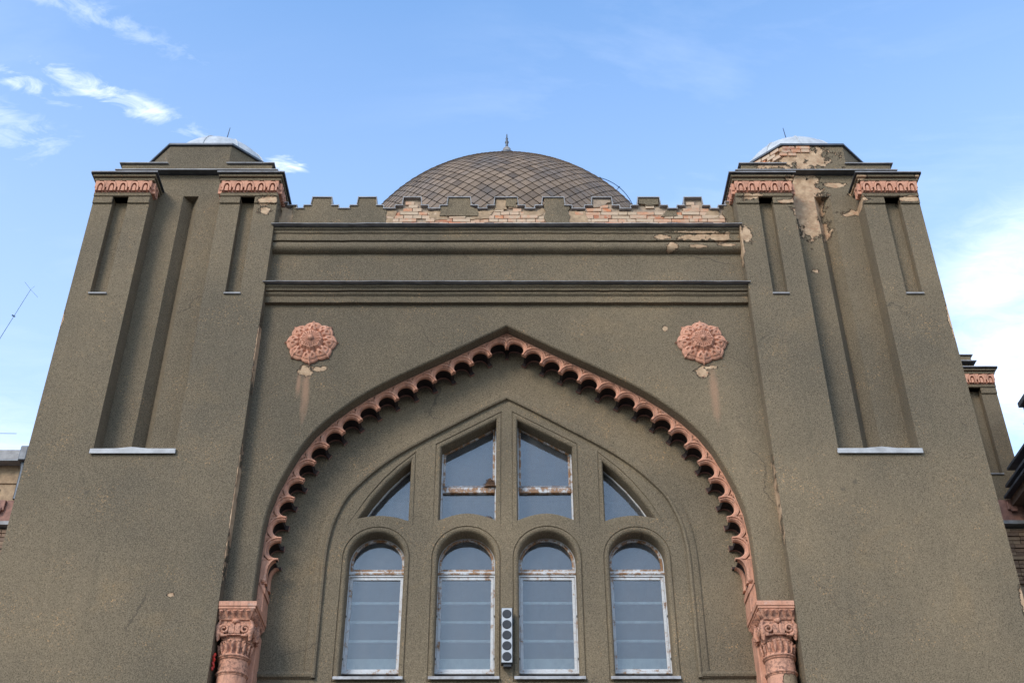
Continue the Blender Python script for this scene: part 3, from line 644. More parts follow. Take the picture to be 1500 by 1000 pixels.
    prof = [(.180, 7.20), (.205, 7.19), (.214, 7.176), (.205, 7.162), (.196, 7.158), (.204, 7.148), (.196, 7.138), (.188, 7.135)]
    MB().lathe(prof, s*X, Y, 40).obj('upper_ring', 'pink_cap', r, smooth=40)
    MB().lathe([(.188, 7.136), (.187, 7.00), (.187, 6.985)], s*X, Y, 40).obj('neck', 'pink_cap', r, smooth=40)
    MB().lathe([(.186, 6.99), (.204, 6.982), (.209, 6.968), (.202, 6.954), (.190, 6.95), (.196, 6.94), (.188, 6.93)], s*X, Y, 40).obj('lower_ring', 'pink_cap', r, smooth=40)
    MB().lathe([(.186, 6.935), (.190, 6.2), (.197, 4.0), (.20, 1.3), (.24, 1.28), (.25, 1.2), (.25, 0.0)], s*X, Y, 40).obj('shaft', 'pink_shaft', r, smooth=40)
    bx(3.255, 3.69, .47, .757, 0, 7.638, 'pilaster_strip', .01)
    return r
col_r = {s: column(s) for s in (-1, 1)}

# ------------------------------------------------------------------ cornices
def extr(b, prof, x0, x1, n=1, jit=0.0):
    rj = random.Random(11); rings = []
    for k in range(n+1):
        x = x0+(x1-x0)*k/n; dz = rj.uniform(-jit, jit); dy = rj.uniform(-jit, jit)
        rings.append([(x, y+dy, z+dz) for y, z in prof])
    b.loft(rings, True, True)
c1 = empty('cornice', syn)
XE = TX+.035
b = MB(); extr(b, [(W+.1, 14.205), (.035, 14.205), (.035, 14.165), (.06, 14.155), (.06, 14.105), (W+.1, 14.105)], -TX, TX, 40, .003); b.obj('top_fascia', 'stucco_corn', c1, bevel=.006)
b = MB(); extr(b, [(W+.1, 14.100), (.075, 14.100), (.075, 13.965), (W+.1, 13.965)], -TX, TX, 40, .003); b.obj('frieze_band', 'stucco_corn', c1, bevel=.008)
b = MB(); extr(b, [(W+.1, 13.950), (.105, 13.950), (.095, 13.935), (.095, 13.905), (.085, 13.88), (.09, 13.84), (.115, 13.81), (.15, 13.79), (.199, 13.782), (W+.1, 13.782)], -TX, TX, 40, .003); b.obj('bed_roll', 'stucco_corn', c1, smooth=45)
b = MB(); extr(b, [(W+.3, 14.26), (-.040, 14.226), (-.048, 14.212), (-.040, 14.209), (-.030, 14.218), (W+.3, 14.245)], -XE, XE, 34, .005); b.obj('cornice_flashing', 'zinc', c1)
c2 = empty('string_cornice', syn)
b = MB(); extr(b, [(W+.05, 13.045), (.03, 13.045), (.03, 13.012), (.06, 12.995), (.06, 12.955), (W+.05, 12.955)], -TX, TX, 40, .003); b.obj('top_fascia', 'stucco', c2, bevel=.006)
b = MB(); extr(b, [(W+.05, 12.950), (.09, 12.945), (.085, 12.92), (.10, 12.90), (.125, 12.88), (.130, 12.775), (W+.05, 12.775)], -TX, TX, 40, .003); b.obj('frieze_band', 'stucco', c2, bevel=.006)
b = MB(); extr(b, [(W+.02, 13.085), (-.040, 13.062), (-.048, 13.049), (-.040, 13.046), (-.030, 13.055), (W+.02, 13.068)], -XE, XE, 30, .004); b.obj('cornice_flashing', 'zinc', c2)

# ------------------------------------------------------------------ rosettes
def rosette(x, z):
    NT, stn = 192, []
    R0 = .372
    def outline(a):
        k = abs(((a*8/(2*pi)) % 1.0)-.5)*2          # 0 in the middle of a petal, 1 between two
        lobe = sqrt(max(0, 1-(k*.90)**2)); tip = max(0, 1-k*9)
        return R0*(.80+.20*lobe)+.032*tip*(1 if tip else 0)
    ts = [0, .03, .06, .085, .10, .14, .18, .22, .26, .30, .34, .38, .42, .46, .48, .50, .54, .58, .62, .66, .70, .74, .78, .82, .86, .90, .94, .97, 1.0, 1.0]
    def height(t, a):
        k = abs(((a*8/(2*pi)) % 1.0)-.5)*2
        if t < .115: return .165+.035*sqrt(max(0, 1-(t/.115)**2))
        if t < .44:
            g = (abs(sin(a*12))**2)*sin((t-.115)/(.325)*pi)**.7
            return .150-.030*(g > .5)*(t < .38)-.02*((t-.115)/.325)**3
        if t < .52: return .115-.045*((t-.44)/.08)
        f = (t-.52)/.48; pet = .35+.65*sqrt(max(0, 1-(k*.94)**2))
        hgt = .030+.075*pet*sin(min(1, (1-f)*1.35)*pi/2)**.8*(1-.25*f)
        hole = sin(f*pi*3.2)*sin(k*pi*2.6+1.0)
        if f < .62 and hole > .35: hgt -= .022
        if .74 < f < .80: hgt -= .012
        return max(.012, hgt)
    rings = []
    for j, t in enumerate(ts):
        ring = []
        for i in range(NT):
            a = 2*pi*i/NT+pi/8*0; R = outline(a-pi/16*0)
            rr = max(.0005, R*t); hgt = height(t, a) if j < len(ts)-1 else -.01
            ring.append((x+rr*cos(a+pi/8), W-hgt, z+rr*sin(a+pi/8)))
        rings.append(ring)
    b = MB(); b.loft(rings); b.add(rings[0], [tuple(range(NT))])
    return b.obj('rosette', 'pink', wall, smooth=35)
rosette(-2.93, 12.055); rosette(2.93, 12.055)

# ------------------------------------------------------------------ stepped parapet: core, bricks, render left on it, sheet coping
par = empty('parapet', syn)
YP = .33
MER = [(-3.045, .155), (-2.30, .145), (-1.56, .14), (-.785, .18), (-.012, .18), (.765, .172), (1.565, .155), (2.34, .172), (3.07, .14)]
ZB, ZS, ZT = 14.80, 14.868, 15.045
def steps():
    pts = [(-TX, ZS+.06), (-3.60, ZS+.06), (-3.60, ZS), (-3.45, ZS), (-3.45, ZB)]; 
    for c, h in MER:
        pts += [(c-h-.135, ZB), (c-h-.125, ZS), (c-h-.015, ZS), (c-h, ZT), (c+h, ZT), (c+h+.015, ZS), (c+h+.125, ZS), (c+h+.135, ZB)]
    pts = [p for p in pts if p[0] < 3.50]+[(3.47, ZB), (3.48, ZS), (3.60, ZS), (3.60, ZS+.08), (TX, ZS+.08)]
    return pts
ST = steps()
def top_at(x):
    z = 99
    for (x0, z0), (x1, z1) in zip(ST, ST[1:]):
        if min(x0, x1)-1e-6 <= x <= max(x0, x1)+1e-6: z = min(z, z0, z1)
    return z
b = MB(); b.plate([(-TX, 14.0), (TX, 14.0)]+ST[::-1], [], YP, YP+.36); b.obj('parapet_core', 'mortar', par)
CH, BL_ = .0745, .152
bv = MB().box(-.5, .5, -.5, .5, -.5, .5); bmesh_brick = bv.mesh('brick', 'brick')
def brick_at(x0, x1, z0, z1, y=YP, parent=par, me=bmesh_brick):
    o = inst('brick', me, parent, ((x0+x1)/2, y+.02+random.uniform(-.009, .008), (z0+z1)/2), (random.uniform(-.03, .03), random.uniform(-.018, .018), random.uniform(-.03, .03)), (x1-x0, .085, z1-z0))
    return o
nb = 0
for row in range(9):
    z0 = 14.40+row*CH+.0
    x = -2.05+(row % 2)*.07
    while x < 3.56:
        L_ = BL_*random.choice((1, 1, 1, 1.9))-.012; L_ += random.uniform(-.008, .008)
        x1 = x+L_; z1 = z0+CH-.010
        if z1 > 14.46 and z1 < min(top_at(x+.01), top_at(x1-.01), top_at((x+x1)/2))-.012 and x1 < 3.62 and random.random() > .05:
            brick_at(x, x1, z0, z1); nb += 1
        x = x1+.011
rr = random.Random(3)
def render_patch(poly, mat='stucco', y=.285, th=.05, amt=.018, step=.045, nm='render_patch'):
    b = MB(); b.plate(ccw(ragged(poly, step, amt, rr)), [], y, y+th); return b.obj(nm, mat, par)
def clip_top(x0, x1, zlow, eps=.004):
    """polygon under the stepped top between x0 and x1 down to zlow; the stepped edge stays crisp"""
    top = [(x, z-eps, True) for x, z in ST if x0 < x < x1]
    return [(x0, zlow, True), (x1, zlow), (x1, top_at(x1)-eps, True)]+top[::-1]+[(x0, top_at(x0)-eps)]
render_patch(clip_top(-3.50, -1.98, 14.2))
render_patch([(-2.05, 14.2), (-1.80, 14.25), (-1.86, 14.60), (-1.80, 14.78), (-2.02, 14.79)], 'plaster', .300, .04)
render_patch([(-3.705, 14.2), (-3.44, 14.2), (-3.42, 14.55), (-3.50, 14.78), (-3.62, 14.84), (-3.705, 14.84)], 'plaster', .298, .04, .03)
render_patch(clip_top(-1.10, -.48, 14.665)[0:]); render_patch([(-.60, 14.60), (-.30, 14.62), (-.22, 14.80), (-.28, 14.785), (-.50, 14.78)], 'plaster', .300, .04)
render_patch([(-1.22, 14.56), (-.95, 14.60), (-1.0, 14.79), (-1.14, 14.785), (-1.30, 14.78)], 'plaster', .301, .04)
render_patch([(-.02, 14.87), (.16, 14.86), (.16, 15.035, True), (-.02, 15.035)]); render_patch([(-.19, 14.80), (.0, 14.82), (.0, 15.034, True), (-.18, 15.034)], 'plaster', .302, .04)
render_patch(clip_top(.62, 1.02, 14.2)); render_patch([(.98, 14.2), (1.36, 14.2), (1.32, 14.60), (1.28, 14.78), (1.02, 14.78)], 'plaster', .301, .04)
render_patch([(.24, 14.66), (.50, 14.64), (.66, 14.76), (.58, 14.85), (.50, 14.785), (.29, 14.785)], 'plaster', .302, .04)
render_patch([(2.17, 14.93), (2.40, 14.90), (2.50, 14.92), (2.505, 15.035, True), (2.172, 15.035)]); render_patch([(2.52, 14.66), (2.80, 14.68), (2.79, 14.785, True), (2.62, 14.785)], 'stucco', .295)
render_patch([(3.20, 14.62), (3.47, 14.64), (3.46, 14.785, True), (3.30, 14.785)], 'plaster', .30)
render_patch([(3.56, 14.2), (3.705, 14.2, True), (3.705, 14.94, True), (3.61, 14.94), (3.53, 14.75), (3.60, 14.5)], 'stucco', .275, .06)
render_patch([(1.42, 14.86), (1.56, 14.90), (1.71, 14.97), (1.715, 15.035, True), (1.415, 15.035)], 'mortar', .300, .04)
for (x0, z0), (x1, z1) in zip(ST, ST[1:]):
    b = MB(); y0, y1 = .262, YP+.42
    if abs(z1-z0) < .01:
        if x1-x0 < .02: continue
        b.box(x0-.012, x1+.012, y0, y1, z0+.001, z0+.017)
    else:
        if x1 == x0: x1 += 1e-4
        zl, zh = min(z0, z1), max(z0, z1); xl, xh = (x0, x1) if z0 < z1 else (x1, x0)
        d = -1 if xl < xh or z1 > z0 else 1
        b.add([(xl, y0+.001, zl+.018), (xl+d*.012, y0+.001, zl+.018), (xh+d*.012, y0+.001, zh), (xh, y0+.001, zh), (xl, y1, zl+.018), (xl+d*.012, y1, zl+.018), (xh+d*.012, y1, zh), (xh, y1, zh)], [(0, 1, 2, 3), (4, 7, 6, 5), (0, 4, 5, 1), (1, 5, 6, 2), (2, 6, 7, 3), (3, 7, 4, 0)])
    b.obj('coping_sheet', 'zinc', par)

# ------------------------------------------------------------------ towers
def arch_tile():
    """one pink frieze tile: a pointed arch in relief with a lancet in it and half leaves beside it"""
    b = MB(); hw, h = .091, .218
    b.box(-hw, hw, .010, .03, 0, h)
    def parch(w_, z0, top, n=7):
        L_ = [(-w_, z0)]+[(-w_*cos(pi/2*i/n)**.8, z0+(top-z0)*(.35+.65*sin(pi/2*i/n))) for i in range(n)]+[(0, top)]
        return L_+[(-x, z) for x, z in L_[:-1][::-1]]
    o, i_ = parch(.074, .004, .196), parch(.046, .004, .160)
    b.plate(ccw(o+i_[::-1]), [], -.045, .012)
    b.plate(ccw(parch(.026, .008, .128)), [], -.034, .012)
    for e in (-1, 1):
        b.plate(ccw([(e*hw, .07), (e*hw, .212), (e*.030, .212), (e*.062, .160), (e*.080, .085)]), [], -.036, .012)
    return b.mesh('frieze_tile', 'pink')
TILE_M = arch_tile()
TW = 2.97
def tower(sx, ox, oy, mat, name='tower', rear=False):
    """u runs outwards from the inner edge; ox/oy = inner front corner"""
    r = empty(name, syn, (0, 0, 0))
    X = lambda u: ox+sx*u
    def bxm(b, u0, u1, y0, y1, z0, z1): return b.box(min(X(u0), X(u1)), max(X(u0), X(u1)), oy+y0, oy+y1, z0, z1)
    def bx(u0, u1, y0, y1, z0, z1, nm, m, bev=0.0, seg=2): return bxm(MB(), u0, u1, y0, y1, z0, z1).obj(nm, m, r, bevel=bev, seg=seg)
    P = lambda pts: ccw([(X(u), z) for u, z in pts])
    R0, R1, ZR = .925, 2.06, 10.10
    slots = [(.365, .595), (2.405, 2.655)]
    ush = [(0, 0), (TW, 0), (TW, 15.12), (R1, 15.12), (R1, ZR), (R0, ZR), (R0, 15.12), (0, 15.12)]
    b = MB(); b.plate(P(ush), [P([(a, 12.845), (c, 12.845), (c, 14.80), (a, 14.80)]) for a, c in slots], oy, oy+.14, back=False)
    b.plate(P([(u*.99999, z) for u, z in ush]), [], oy+.14, oy+.33, back=False)
    bxm(b, 0, TW, .62, TW, 0, 15.12); bxm(b, 0, R0, .33, .62, 0, 15.12); bxm(b, R1, TW, .33, .62, 0, 15.12)
    b.obj('tower_wall', mat, r, bevel=.012)
    # back of the tall recess with its V-shaped groove
    g0, g1, zg = 1.39, 1.65, 15.385
    b = MB(); pl = [(R0, .33), (g0, .33), ((g0+g1)/2, .52), (g1, .33), (R1, .33)]
    b.loft([[(X(u), oy+y, ZR) for u, y in pl], [(X(u), oy+y, zg) for u, y in pl]], closed=False)
    b.add([(X(g0), oy+.33, zg), (X(g1), oy+.33, zg), (X((g0+g1)/2), oy+.52, zg)], [(0, 1, 2)])
    b.add([(X(u), oy+.33, z) for z in (zg, 15.475) for u in (R0, g0, g1, R1)], [(0, 1, 5, 4), (1, 2, 6, 5), (2, 3, 7, 6)])
    b.obj('recess_back', mat, r)
    # sloping sheet at the foot of the recess, lifted to a peak in front of the groove
    um = (g0+g1)/2
    us = [R0-.025, g0-.10, um, g1+.10, R1+.03]; zt = [10.165, 10.170, 10.225, 10.170, 10.165]
    b = MB(); back_ = [(X(min(max(u, R0+.002), R1-.002)), oy+.329, z) for u, z in zip(us, zt)]; mid_ = [(X(u), oy-.035, 10.105+(z-10.165)*.45) for u, z in zip(us, zt)]
    b.loft([back_, mid_, [(p[0], p[1]-.006, 10.028) for p in mid_], [(p[0], p[1]+.004, 10.026) for p in mid_], [(p[0], oy-.002, 10.085) for p in mid_]], closed=False)
    b.obj('recess_sill', 'sill_metal', r)
    for a, c in slots: bx(a-.012, c+.012, -.03, .139, 12.828, 12.852, 'slot_sill', 'zinc')
    # pilaster heads
    for k, (a, c) in enumerate(((0.0, R0), (R1, TW))):
        s0, s1 = slots[k]
        back = .90 if k == 0 else .331
        bx(a-.004, c+.004, -.045, back, 14.80, 14.872, 'string_moulding', mat, .014)
        for q0, q1 in ((a-.002, s0), (s1, c+.002)):
            bx(q0, q1, -.028, .04, 14.665, 14.797, 'necking_band', mat, .010)
        bx(a+.0, c-.0, -.030, back, 14.874, 15.098, 'frieze_ground', 'pink')
        n = 5; pw = (c-a)/n
        for i in range(n): inst('frieze_tile', TILE_M, r, (X(a+pw*(i+.5)), oy-.047, 14.877), (0, 0, 0), (pw/.182, 1, 1))
        ins = ((a, radians(90 if sx < 0 else -90)), (c, radians(-90 if sx < 0 else 90)))
        if k == 0 and not rear:
            for i in range(4): inst('frieze_tile', TILE_M, r, (X(a)-sx*.012, oy+.07+.182*i, 14.877), (0, 0, radians(-90) if sx > 0 else radians(90)))
            inst('frieze_tile', TILE_M, r, (X(c)+sx*.012, oy+.07, 14.877), (0, 0, radians(90) if sx > 0 else radians(-90)))
        else:
            inst('frieze_tile', TILE_M, r, (X(a)-sx*.012, oy+.07, 14.877), (0, 0, radians(-90) if sx > 0 else radians(90)))
        bx(a-.035, c+.035, -.085, back+.0005, 15.100, 15.152, 'cap_fascia', mat, .012)
        bx(a-.055, c+.055, -.125, back+.001, 15.154, 15.200, 'cap_slab', mat, .010)
        b = MB(); u0, u1 = a-.085, c+.075
        bxm(b, u0, u1, -.165, back+.06, 15.205, 15.224); b.obj('cap_flashing', 'lead', r)
        bx(u0-.004, u1+.004, -.169, -.1652, 15.210, 15.228, 'drip_edge', 'zinc')
        e0 = u0 if k == 0 else u1
        bx(min(e0, e0+(-.006 if k == 0 else .006)), max(e0, e0+(-.006 if k == 0 else .006)), -.16, back+.06, 15.190, 15.228, 'drip_edge', 'lead')
    # attic block, top sheet, octagonal drum, metal cupola
    bx(.155, 2.80, .331, 2.82, 15.121, 15.600, 'attic_block', mat, .01)
    bx(.12, 2.835, .205, 2.86, 15.602, 15.620, 'top_sheet', 'lead'); bx(.115, 2.84, .199, .206, 15.604, 15.622, 'drip_edge', 'zinc')
    q0, q1, yq = .228, 2.742, .222
    cu, cy, hf = (q0+q1)/2, yq+(q1-q0)/2, (q1-q0)/2
    t = hf*math.tan(pi/8)
    b = MB(); bxm(b, q0, q1, yq, yq+2*hf, 15.621, 15.735); b.obj('drum_base', mat, r, bevel=.008)
    octo = lambda h: [(X(cu+h*sqrt(1+math.tan(pi/8)**2)*cos(pi/8+pi/4*i)), oy+cy+h*sqrt(1+math.tan(pi/8)**2)*sin(pi/8+pi/4*i)) for i in range(8)]
    b = MB(); b.loft([[(x, y, 15.70) for x, y in octo(hf-.002)], [(x, y, 16.165) for x, y in octo(hf-.002)]], True, True); b.obj('drum', mat, r, bevel=.006)
    for eu in (-1, 1):
        for ey in (-1, 1):
            b = MB(); o = .04; tri_ = [(cu+eu*(hf+o), cy+ey*(hf+o)), (cu+eu*(t-.03), cy+ey*(hf+o)), (cu+eu*(t-.03), cy+ey*(hf-.0)), (cu+eu*(hf-.0), cy+ey*(t-.03)), (cu+eu*(hf+o), cy+ey*(t-.03))]
            zz_ = [15.742, 15.742, 15.752, 15.752, 15.742]
            b.loft([[(X(u), oy+y, z) for (u, y), z in zip(tri_, zz_)], [(X(u), oy+y, z+.016) for (u, y), z in zip(tri_, zz_)]], True, True); b.obj('corner_flashing', 'zinc', r)
    b = MB(); b.loft([[(x, y, 16.168) for x, y in octo(hf+.035)], [(x, y, 16.205) for x, y in octo(hf+.035)], [(x, y, 16.225) for x, y in octo(hf-.10)]], True, True); b.obj('drum_flashing', 'lead', r)
    zc, rc = 16.25, 1.0
    if rear: return r
    cp = MB().lathe([(rc+.06, 16.19), (rc+.05, 16.24)]+[(rc*cos(pi/2*i/14), zc+rc*sin(pi/2*i/14)) for i in range(14)]+[(.001, zc+rc)], X(cu), oy+cy, 48).obj('cupola', 'white_metal', r, smooth=40)
    for i in range(10):
        a = 2*pi*(i+.35)/10; b = MB()
        b.tube([(X(cu)+(rc+.006)*cos(p)*cos(a), oy+cy+(rc+.006)*cos(p)*sin(a), zc+(rc+.006)*sin(p)) for p in [pi/2*j/12 for j in range(13)]], .011, 5); b.obj('standing_seam', 'white_metal', r)
    rod = empty('lightning_rod', r, (0, 0, 0)) if False else None
    b = MB(); zt_ = zc+rc; cx_, cy_ = X(cu), oy+cy
    b.tube([(cx_, cy_, zt_-.05), (cx_+.006*sx, cy_, zt_+.18), (cx_-.03*sx, cy_, zt_+.62)], [.014, .012, .006], 6)
    for a in (0.4, 2.5, 4.6): b.tube([(cx_+.16*cos(a), cy_+.16*sin(a), zt_-.04), (cx_+.003, cy_, zt_+.22)], .009, 5)
    b.obj('lightning_rod', 'wire', r)
    return r
tl = tower(-1, -TX, 0.0, 'stucco_left'); tr_ = tower(1, TX, 0.0, 'stucco_right')
tag(tl, 'square tower with nearly intact roughcast'); tag(tr_, 'square tower with plaster fallen off its recess and drum')
# bricks laid bare at the top of the right drum
mb2 = MB().box(-.5, .5, -.5, .5, -.5, .5); me2 = mb2.mesh('brick', 'brick')
def drum_brick(x, y, z, rot, ln_=.15, tilt=0.0, h=.062): inst('brick', me2, tr_, (x, y, z), (0, tilt, rot), (ln_, .07, h))
for x, z, l_ in ((4.79, 16.115, .20), (5.03, 16.12, .23), (4.74, 16.04, .14), (4.90, 16.045, .15), (5.06, 16.045, .14), (4.68, 15.965, .12), (4.83, 15.965, .13)):
    drum_brick(x, .235, z, 0, l_)
dx, dy = -cos(pi/4), sin(pi/4)
for k, (d_, z) in enumerate(((.12, 16.10), (.30, 16.09), (.48, 16.10), (.66, 16.095), (.20, 16.02), (.40, 16.01), (.60, 16.02), (.10, 15.945), (.31, 15.935), (.52, 15.94))):
    drum_brick(4.668+dx*d_, .224+dy*d_, z, radians(-45), .155, radians(random.uniform(-4, 4)))
# ------------------------------------------------------------------ block behind the front
b = MB(); b.box(-TX+.002, TX-.002, 5.3, 8.0, 0, 14.3); b.obj('vestibule_wall', 'stucco', syn)
b = MB(); b.box(-TX+.001, TX-.001, YP+.37, 8.0, 14.0, 14.25); b.obj('vestibule_roof', 'lead', syn)
# ------------------------------------------------------------------ side wings and the tower set back on the right
tower(1, 9.82-TW, 5.67, 'stucco', 'rear_tower', rear=True)
bk = MB().box(-.5, .5, -.5, .5, -.5, .5); me3 = bk.mesh('brick', 'dark_brick')
for s in (-1, 1):
    wg = empty('side_wing', syn, (s*9, 5.5, 0))
    wg_b = lambda x0, x1, y0, y1, z0, z1, nm, m, bev=0: _wb(wg, s, x0, x1, y0, y1, z0, z1, nm, m, bev)
    def _wb(wg, s, x0, x1, y0, y1, z0, z1, nm, m, bev=0):
        o = MB().box(min(s*x0, s*x1), max(s*x0, s*x1), y0, y1, z0, z1).obj(nm, m, wg, bevel=bev); o.matrix_parent_inverse = Matrix.Translation((-s*9, -5.5, 0)); return o
    wg_b(6.3, 16, 5.52, 8, 0, 11.62, 'wing_wall', 'mortar' if s > 0 else 'plaster')
    wg_b(6.3, 16, 5.36, 5.75, 11.64, 11.71, 'ledge_sheet', 'zinc')
    wg_b(6.3, 16, 5.50, 8, 11.72, 12.20, 'terracotta_band', 'dark_pink')
    for k in range(12):
        x = 8.25+.36*k
        wg_b(x, x+.20, 5.45, 5.52, 11.98, 12.19, 'band_block', 'dark_pink', .01)
        wg_b(x+.04, x+.16, 5.42, 5.455, 11.93, 12.03, 'band_drop', 'dark_pink', .01)
    for row in range(14):
        z0 = 11.55-.078*row; x = 8.0+(row % 2)*.13
        while x < 10.2:
            l_ = random.choice((.13, .27))
            o = inst('brick', me3, wg, (0, 0, 0)); o.matrix_parent_inverse = Matrix.Translation((-s*9, -5.5, 0))
            o.location = (s*(x+l_/2), 5.515+random.uniform(-.02, .01), z0); o.scale = (l_, .09, .064); x += l_+.012
    if s < 0:
        wg_b(6.3, 16, 5.6, 8, 12.201, 13.00, 'upper_wall', 'plaster')
        wg_b(9.55, 16, 5.585, 5.63, 12.24, 12.50, 'grey_render', 'stucco', .02)
        wg_b(6.3, 16, 5.57, 5.62, 12.60, 12.635, 'thin_string', 'plaster', .01)
        wg_b(9.26, 16, 5.38, 5.62, 13.00, 13.14, 'gutter_box', 'zinc', .01); wg_b(9.26, 16, 5.44, 5.62, 13.142, 13.26, 'gutter_upstand', 'zinc', .01)
        wg_b(9.26, 16, 5.35, 5.37, 12.97, 13.01, 'gutter_lip', 'lead')
        wg_b(9.10, 9.25, 5.30, 5.58, 12.96, 13.27, 'rain_hopper', 'lead', .02)
        b = MB(); b.tube([(s*9.17, 5.44, 12.97), (s*9.17, 5.46, 12.80), (s*9.17, 5.46, 12.2)], [.06, .045, .045], 10)
        o = b.obj('downpipe', 'lead', wg, smooth=50); o.matrix_parent_inverse = Matrix.Translation((-s*9, -5.5, 0))
    else:
        # dark projecting bay at the edge with sheet-covered eaves that run back to the wing wall
        wg_b(9.62, 16, 2.0, 5.45, 0.0, 12.28, 'bay_lower_wall', 'lead')
        wg_b(9.30, 16, 1.9, 5.46, 12.20, 12.245, 'eave_sheet', 'lead'); wg_b(9.42, 16, 1.95, 5.455, 12.05, 12.20, 'eave_moulding', 'dark_brick')
        wg_b(9.78, 16, 2.0, 5.44, 12.28, 12.80, 'bay_wall', 'stucco')
        wg_b(9.38, 16, 1.9, 5.45, 12.43, 12.48, 'eave_sheet', 'lead'); wg_b(9.50, 16, 1.9, 5.45, 12.80, 12.85, 'eave_sheet', 'lead')
        wg_b(10.14, 16, 2.0, 5.43, 12.85, 14.20, 'bay_upper_wall', 'stucco')
        wg_b(10.07, 16, 1.9, 5.45, 13.80, 13.84, 'eave_sheet', 'lead'); wg_b(10.06, 16, 1.9, 5.45, 14.20, 14.30, 'eave_sheet', 'lead')

# ------------------------------------------------------------------ big shingled dome
DC = Vector((0.0, 24.3, 29.8)); DR = 6.9
dm = empty('large_dome', syn, tuple(DC))
LK = radians(47)
SL = radians(42.2)
def prof_at(t):
    """arc length t from the equator -> radius, height: round below, straight-sided point above"""
    tk = DR*LK
    if t <= tk: a = t/DR; return DR*cos(a), DR*sin(a)
    d = t-tk; return DR*cos(LK)-d*cos(SL), DR*sin(LK)+d*sin(SL)
TEND = DR*LK+DR*cos(LK)/cos(SL)
pr = [(prof_at(TEND*i/60)[0], prof_at(TEND*i/60)[1]) for i in range(60)]+[(.002, prof_at(TEND)[1])]
b = MB(); b.lathe([(DR+.02, -9.0), (DR+.02, -.3), (DR-.02, 0)]+[(max(.002, r_-.025), z-.02) for r_, z in pr], 0, 0, 96)
b.obj('dome_shell', 'gap', dm, smooth=40)
NCOL = 92
def dpt(t, az, lift):
    r_, z = prof_at(min(t, TEND-.02)); r2, z2 = prof_at(min(t+.01, TEND-.01)); d = Vector((r2-r_, z2-z)).normalized(); n_ = Vector((d.y, -d.x))
    r_ += n_.x*lift; z += n_.y*lift
    return (r_*sin(az), -r_*cos(az), z)
rows = [0.02]
while rows[-1] < TEND-.6:
    rr_ = prof_at(rows[-1])[0]; rows.append(rows[-1]+pi*rr_/NCOL*.97)
tiles = []
for k in range(1, len(rows)-1):
    for j in range(NCOL):
        az = 2*pi*(j+.5*(k % 2))/NCOL
        if az > pi: az -= 2*pi
        tiles.append((k, az))
def tile_verts(k, az):
    t0, t1, t2 = rows[k-1], rows[k], rows[k+1]; da = pi/NCOL; g = .935
    jl = random.uniform(-.004, .006)
    top = [(t1+(t2-t1)*g, az, .0), (t1, az+da*g, .012), (t1-(t1-t0)*g, az, .030+jl), (t1, az-da*g, .012)]
    return [dpt(t, a, l_) for t, a, l_ in top]+[dpt(t, a, l_-.022) for t, a, l_ in top]
TF = [(0, 1, 2, 3), (0, 4, 5, 1), (1, 5, 6, 2), (2, 6, 7, 3), (3, 7, 4, 0)]
def tile_score(k, az):
    t = rows[k]; x, y, z = dpt(t, az, 0); P_ = DC+Vector((x, y, z)); v = (P_-cam.location)
    r_, z_ = prof_at(t); a = min(t/DR, LK); nrm = Vector((cos(a)*sin(az), -cos(a)*cos(az), sin(a)))
    facing = -nrm.dot(v.normalized()); vis = (P_.z-1.65)/(P_.y+14.6) > .865
    size = prof_at(t)[0]**2
    return facing*size if vis and facing > 0 else -1
sc_ = sorted(tiles, key=lambda q: -tile_score(*q))
near = set(sc_[:300])
far = MB()
for q in tiles:
    vs = tile_verts(*q)
    if q in near:
        b = MB(); b.add(vs, TF); b.obj('shingle', 'tile', dm, merge=False)
    elif abs(q[1]) < radians(115): far.add(vs, TF)
fo = far.obj('shingle_field', 'tile_far', dm, merge=False); tag(fo, kind='stuff')
za = prof_at(TEND)[1]
f_prof = [(.42, -.30), (.40, -.06), (.30, .02), (.22, .10), (.17, .20), (.15, .28), (.17, .33), (.13, .38), (.085, .46), (.06, .56), (.055, .70), (.085, .74), (.085, .80), (.05, .84), (.045, .98), (.06, 1.0), (.03, 1.04), (.028, 1.22), (.001, 1.32)]
MB().lathe([(r_, za+z+.10) for r_, z in f_prof], 0, 0, 20).obj('finial', 'lead', dm, smooth=40)
MB().lathe([(r_+.006, za+z+.10) for r_, z in f_prof[1:9]], 0, 0, 20).obj('finial_collar', 'zinc', dm, smooth=40)
# lightning conductor standing off the dome on the right
pts = []
view = (DC-cam.location).normalized(); rt = view.cross(Vector((0, 0, 1))).normalized(); up_ = rt.cross(view)
for i in range(17):
    a = radians(60-17*i/16*1.0-.0*i); off = .02+.62*sin(pi*i/16)**.8*.85
    a = radians(59-15.5*i/16); p = (rt*cos(a)+up_*sin(a))*(DR*1.006+off*.36); pts.append(tuple(p))
b = MB(); b.tube(pts, .018, 6)
for i in (1, 8, 16):
    p = Vector(pts[i]); b.tube([tuple(p), tuple(p*(DR*.985/p.length))], .016, 5); b.lathe([(0, -.05), (.05, 0), (0, .05)], p.x, p.y, 6); 
    for k in range(len(b.v)-18, len(b.v)): b.v[k] = (b.v[k][0], b.v[k][1], b.v[k][2]+p.z)
b.obj('conductor_cable', 'bluewire', dm)
b = MB(); b.box(-9.5, 9.5, 15.0, 33.0, 0, 21.0); o = b.obj('hall_wall', 'stucco', syn)

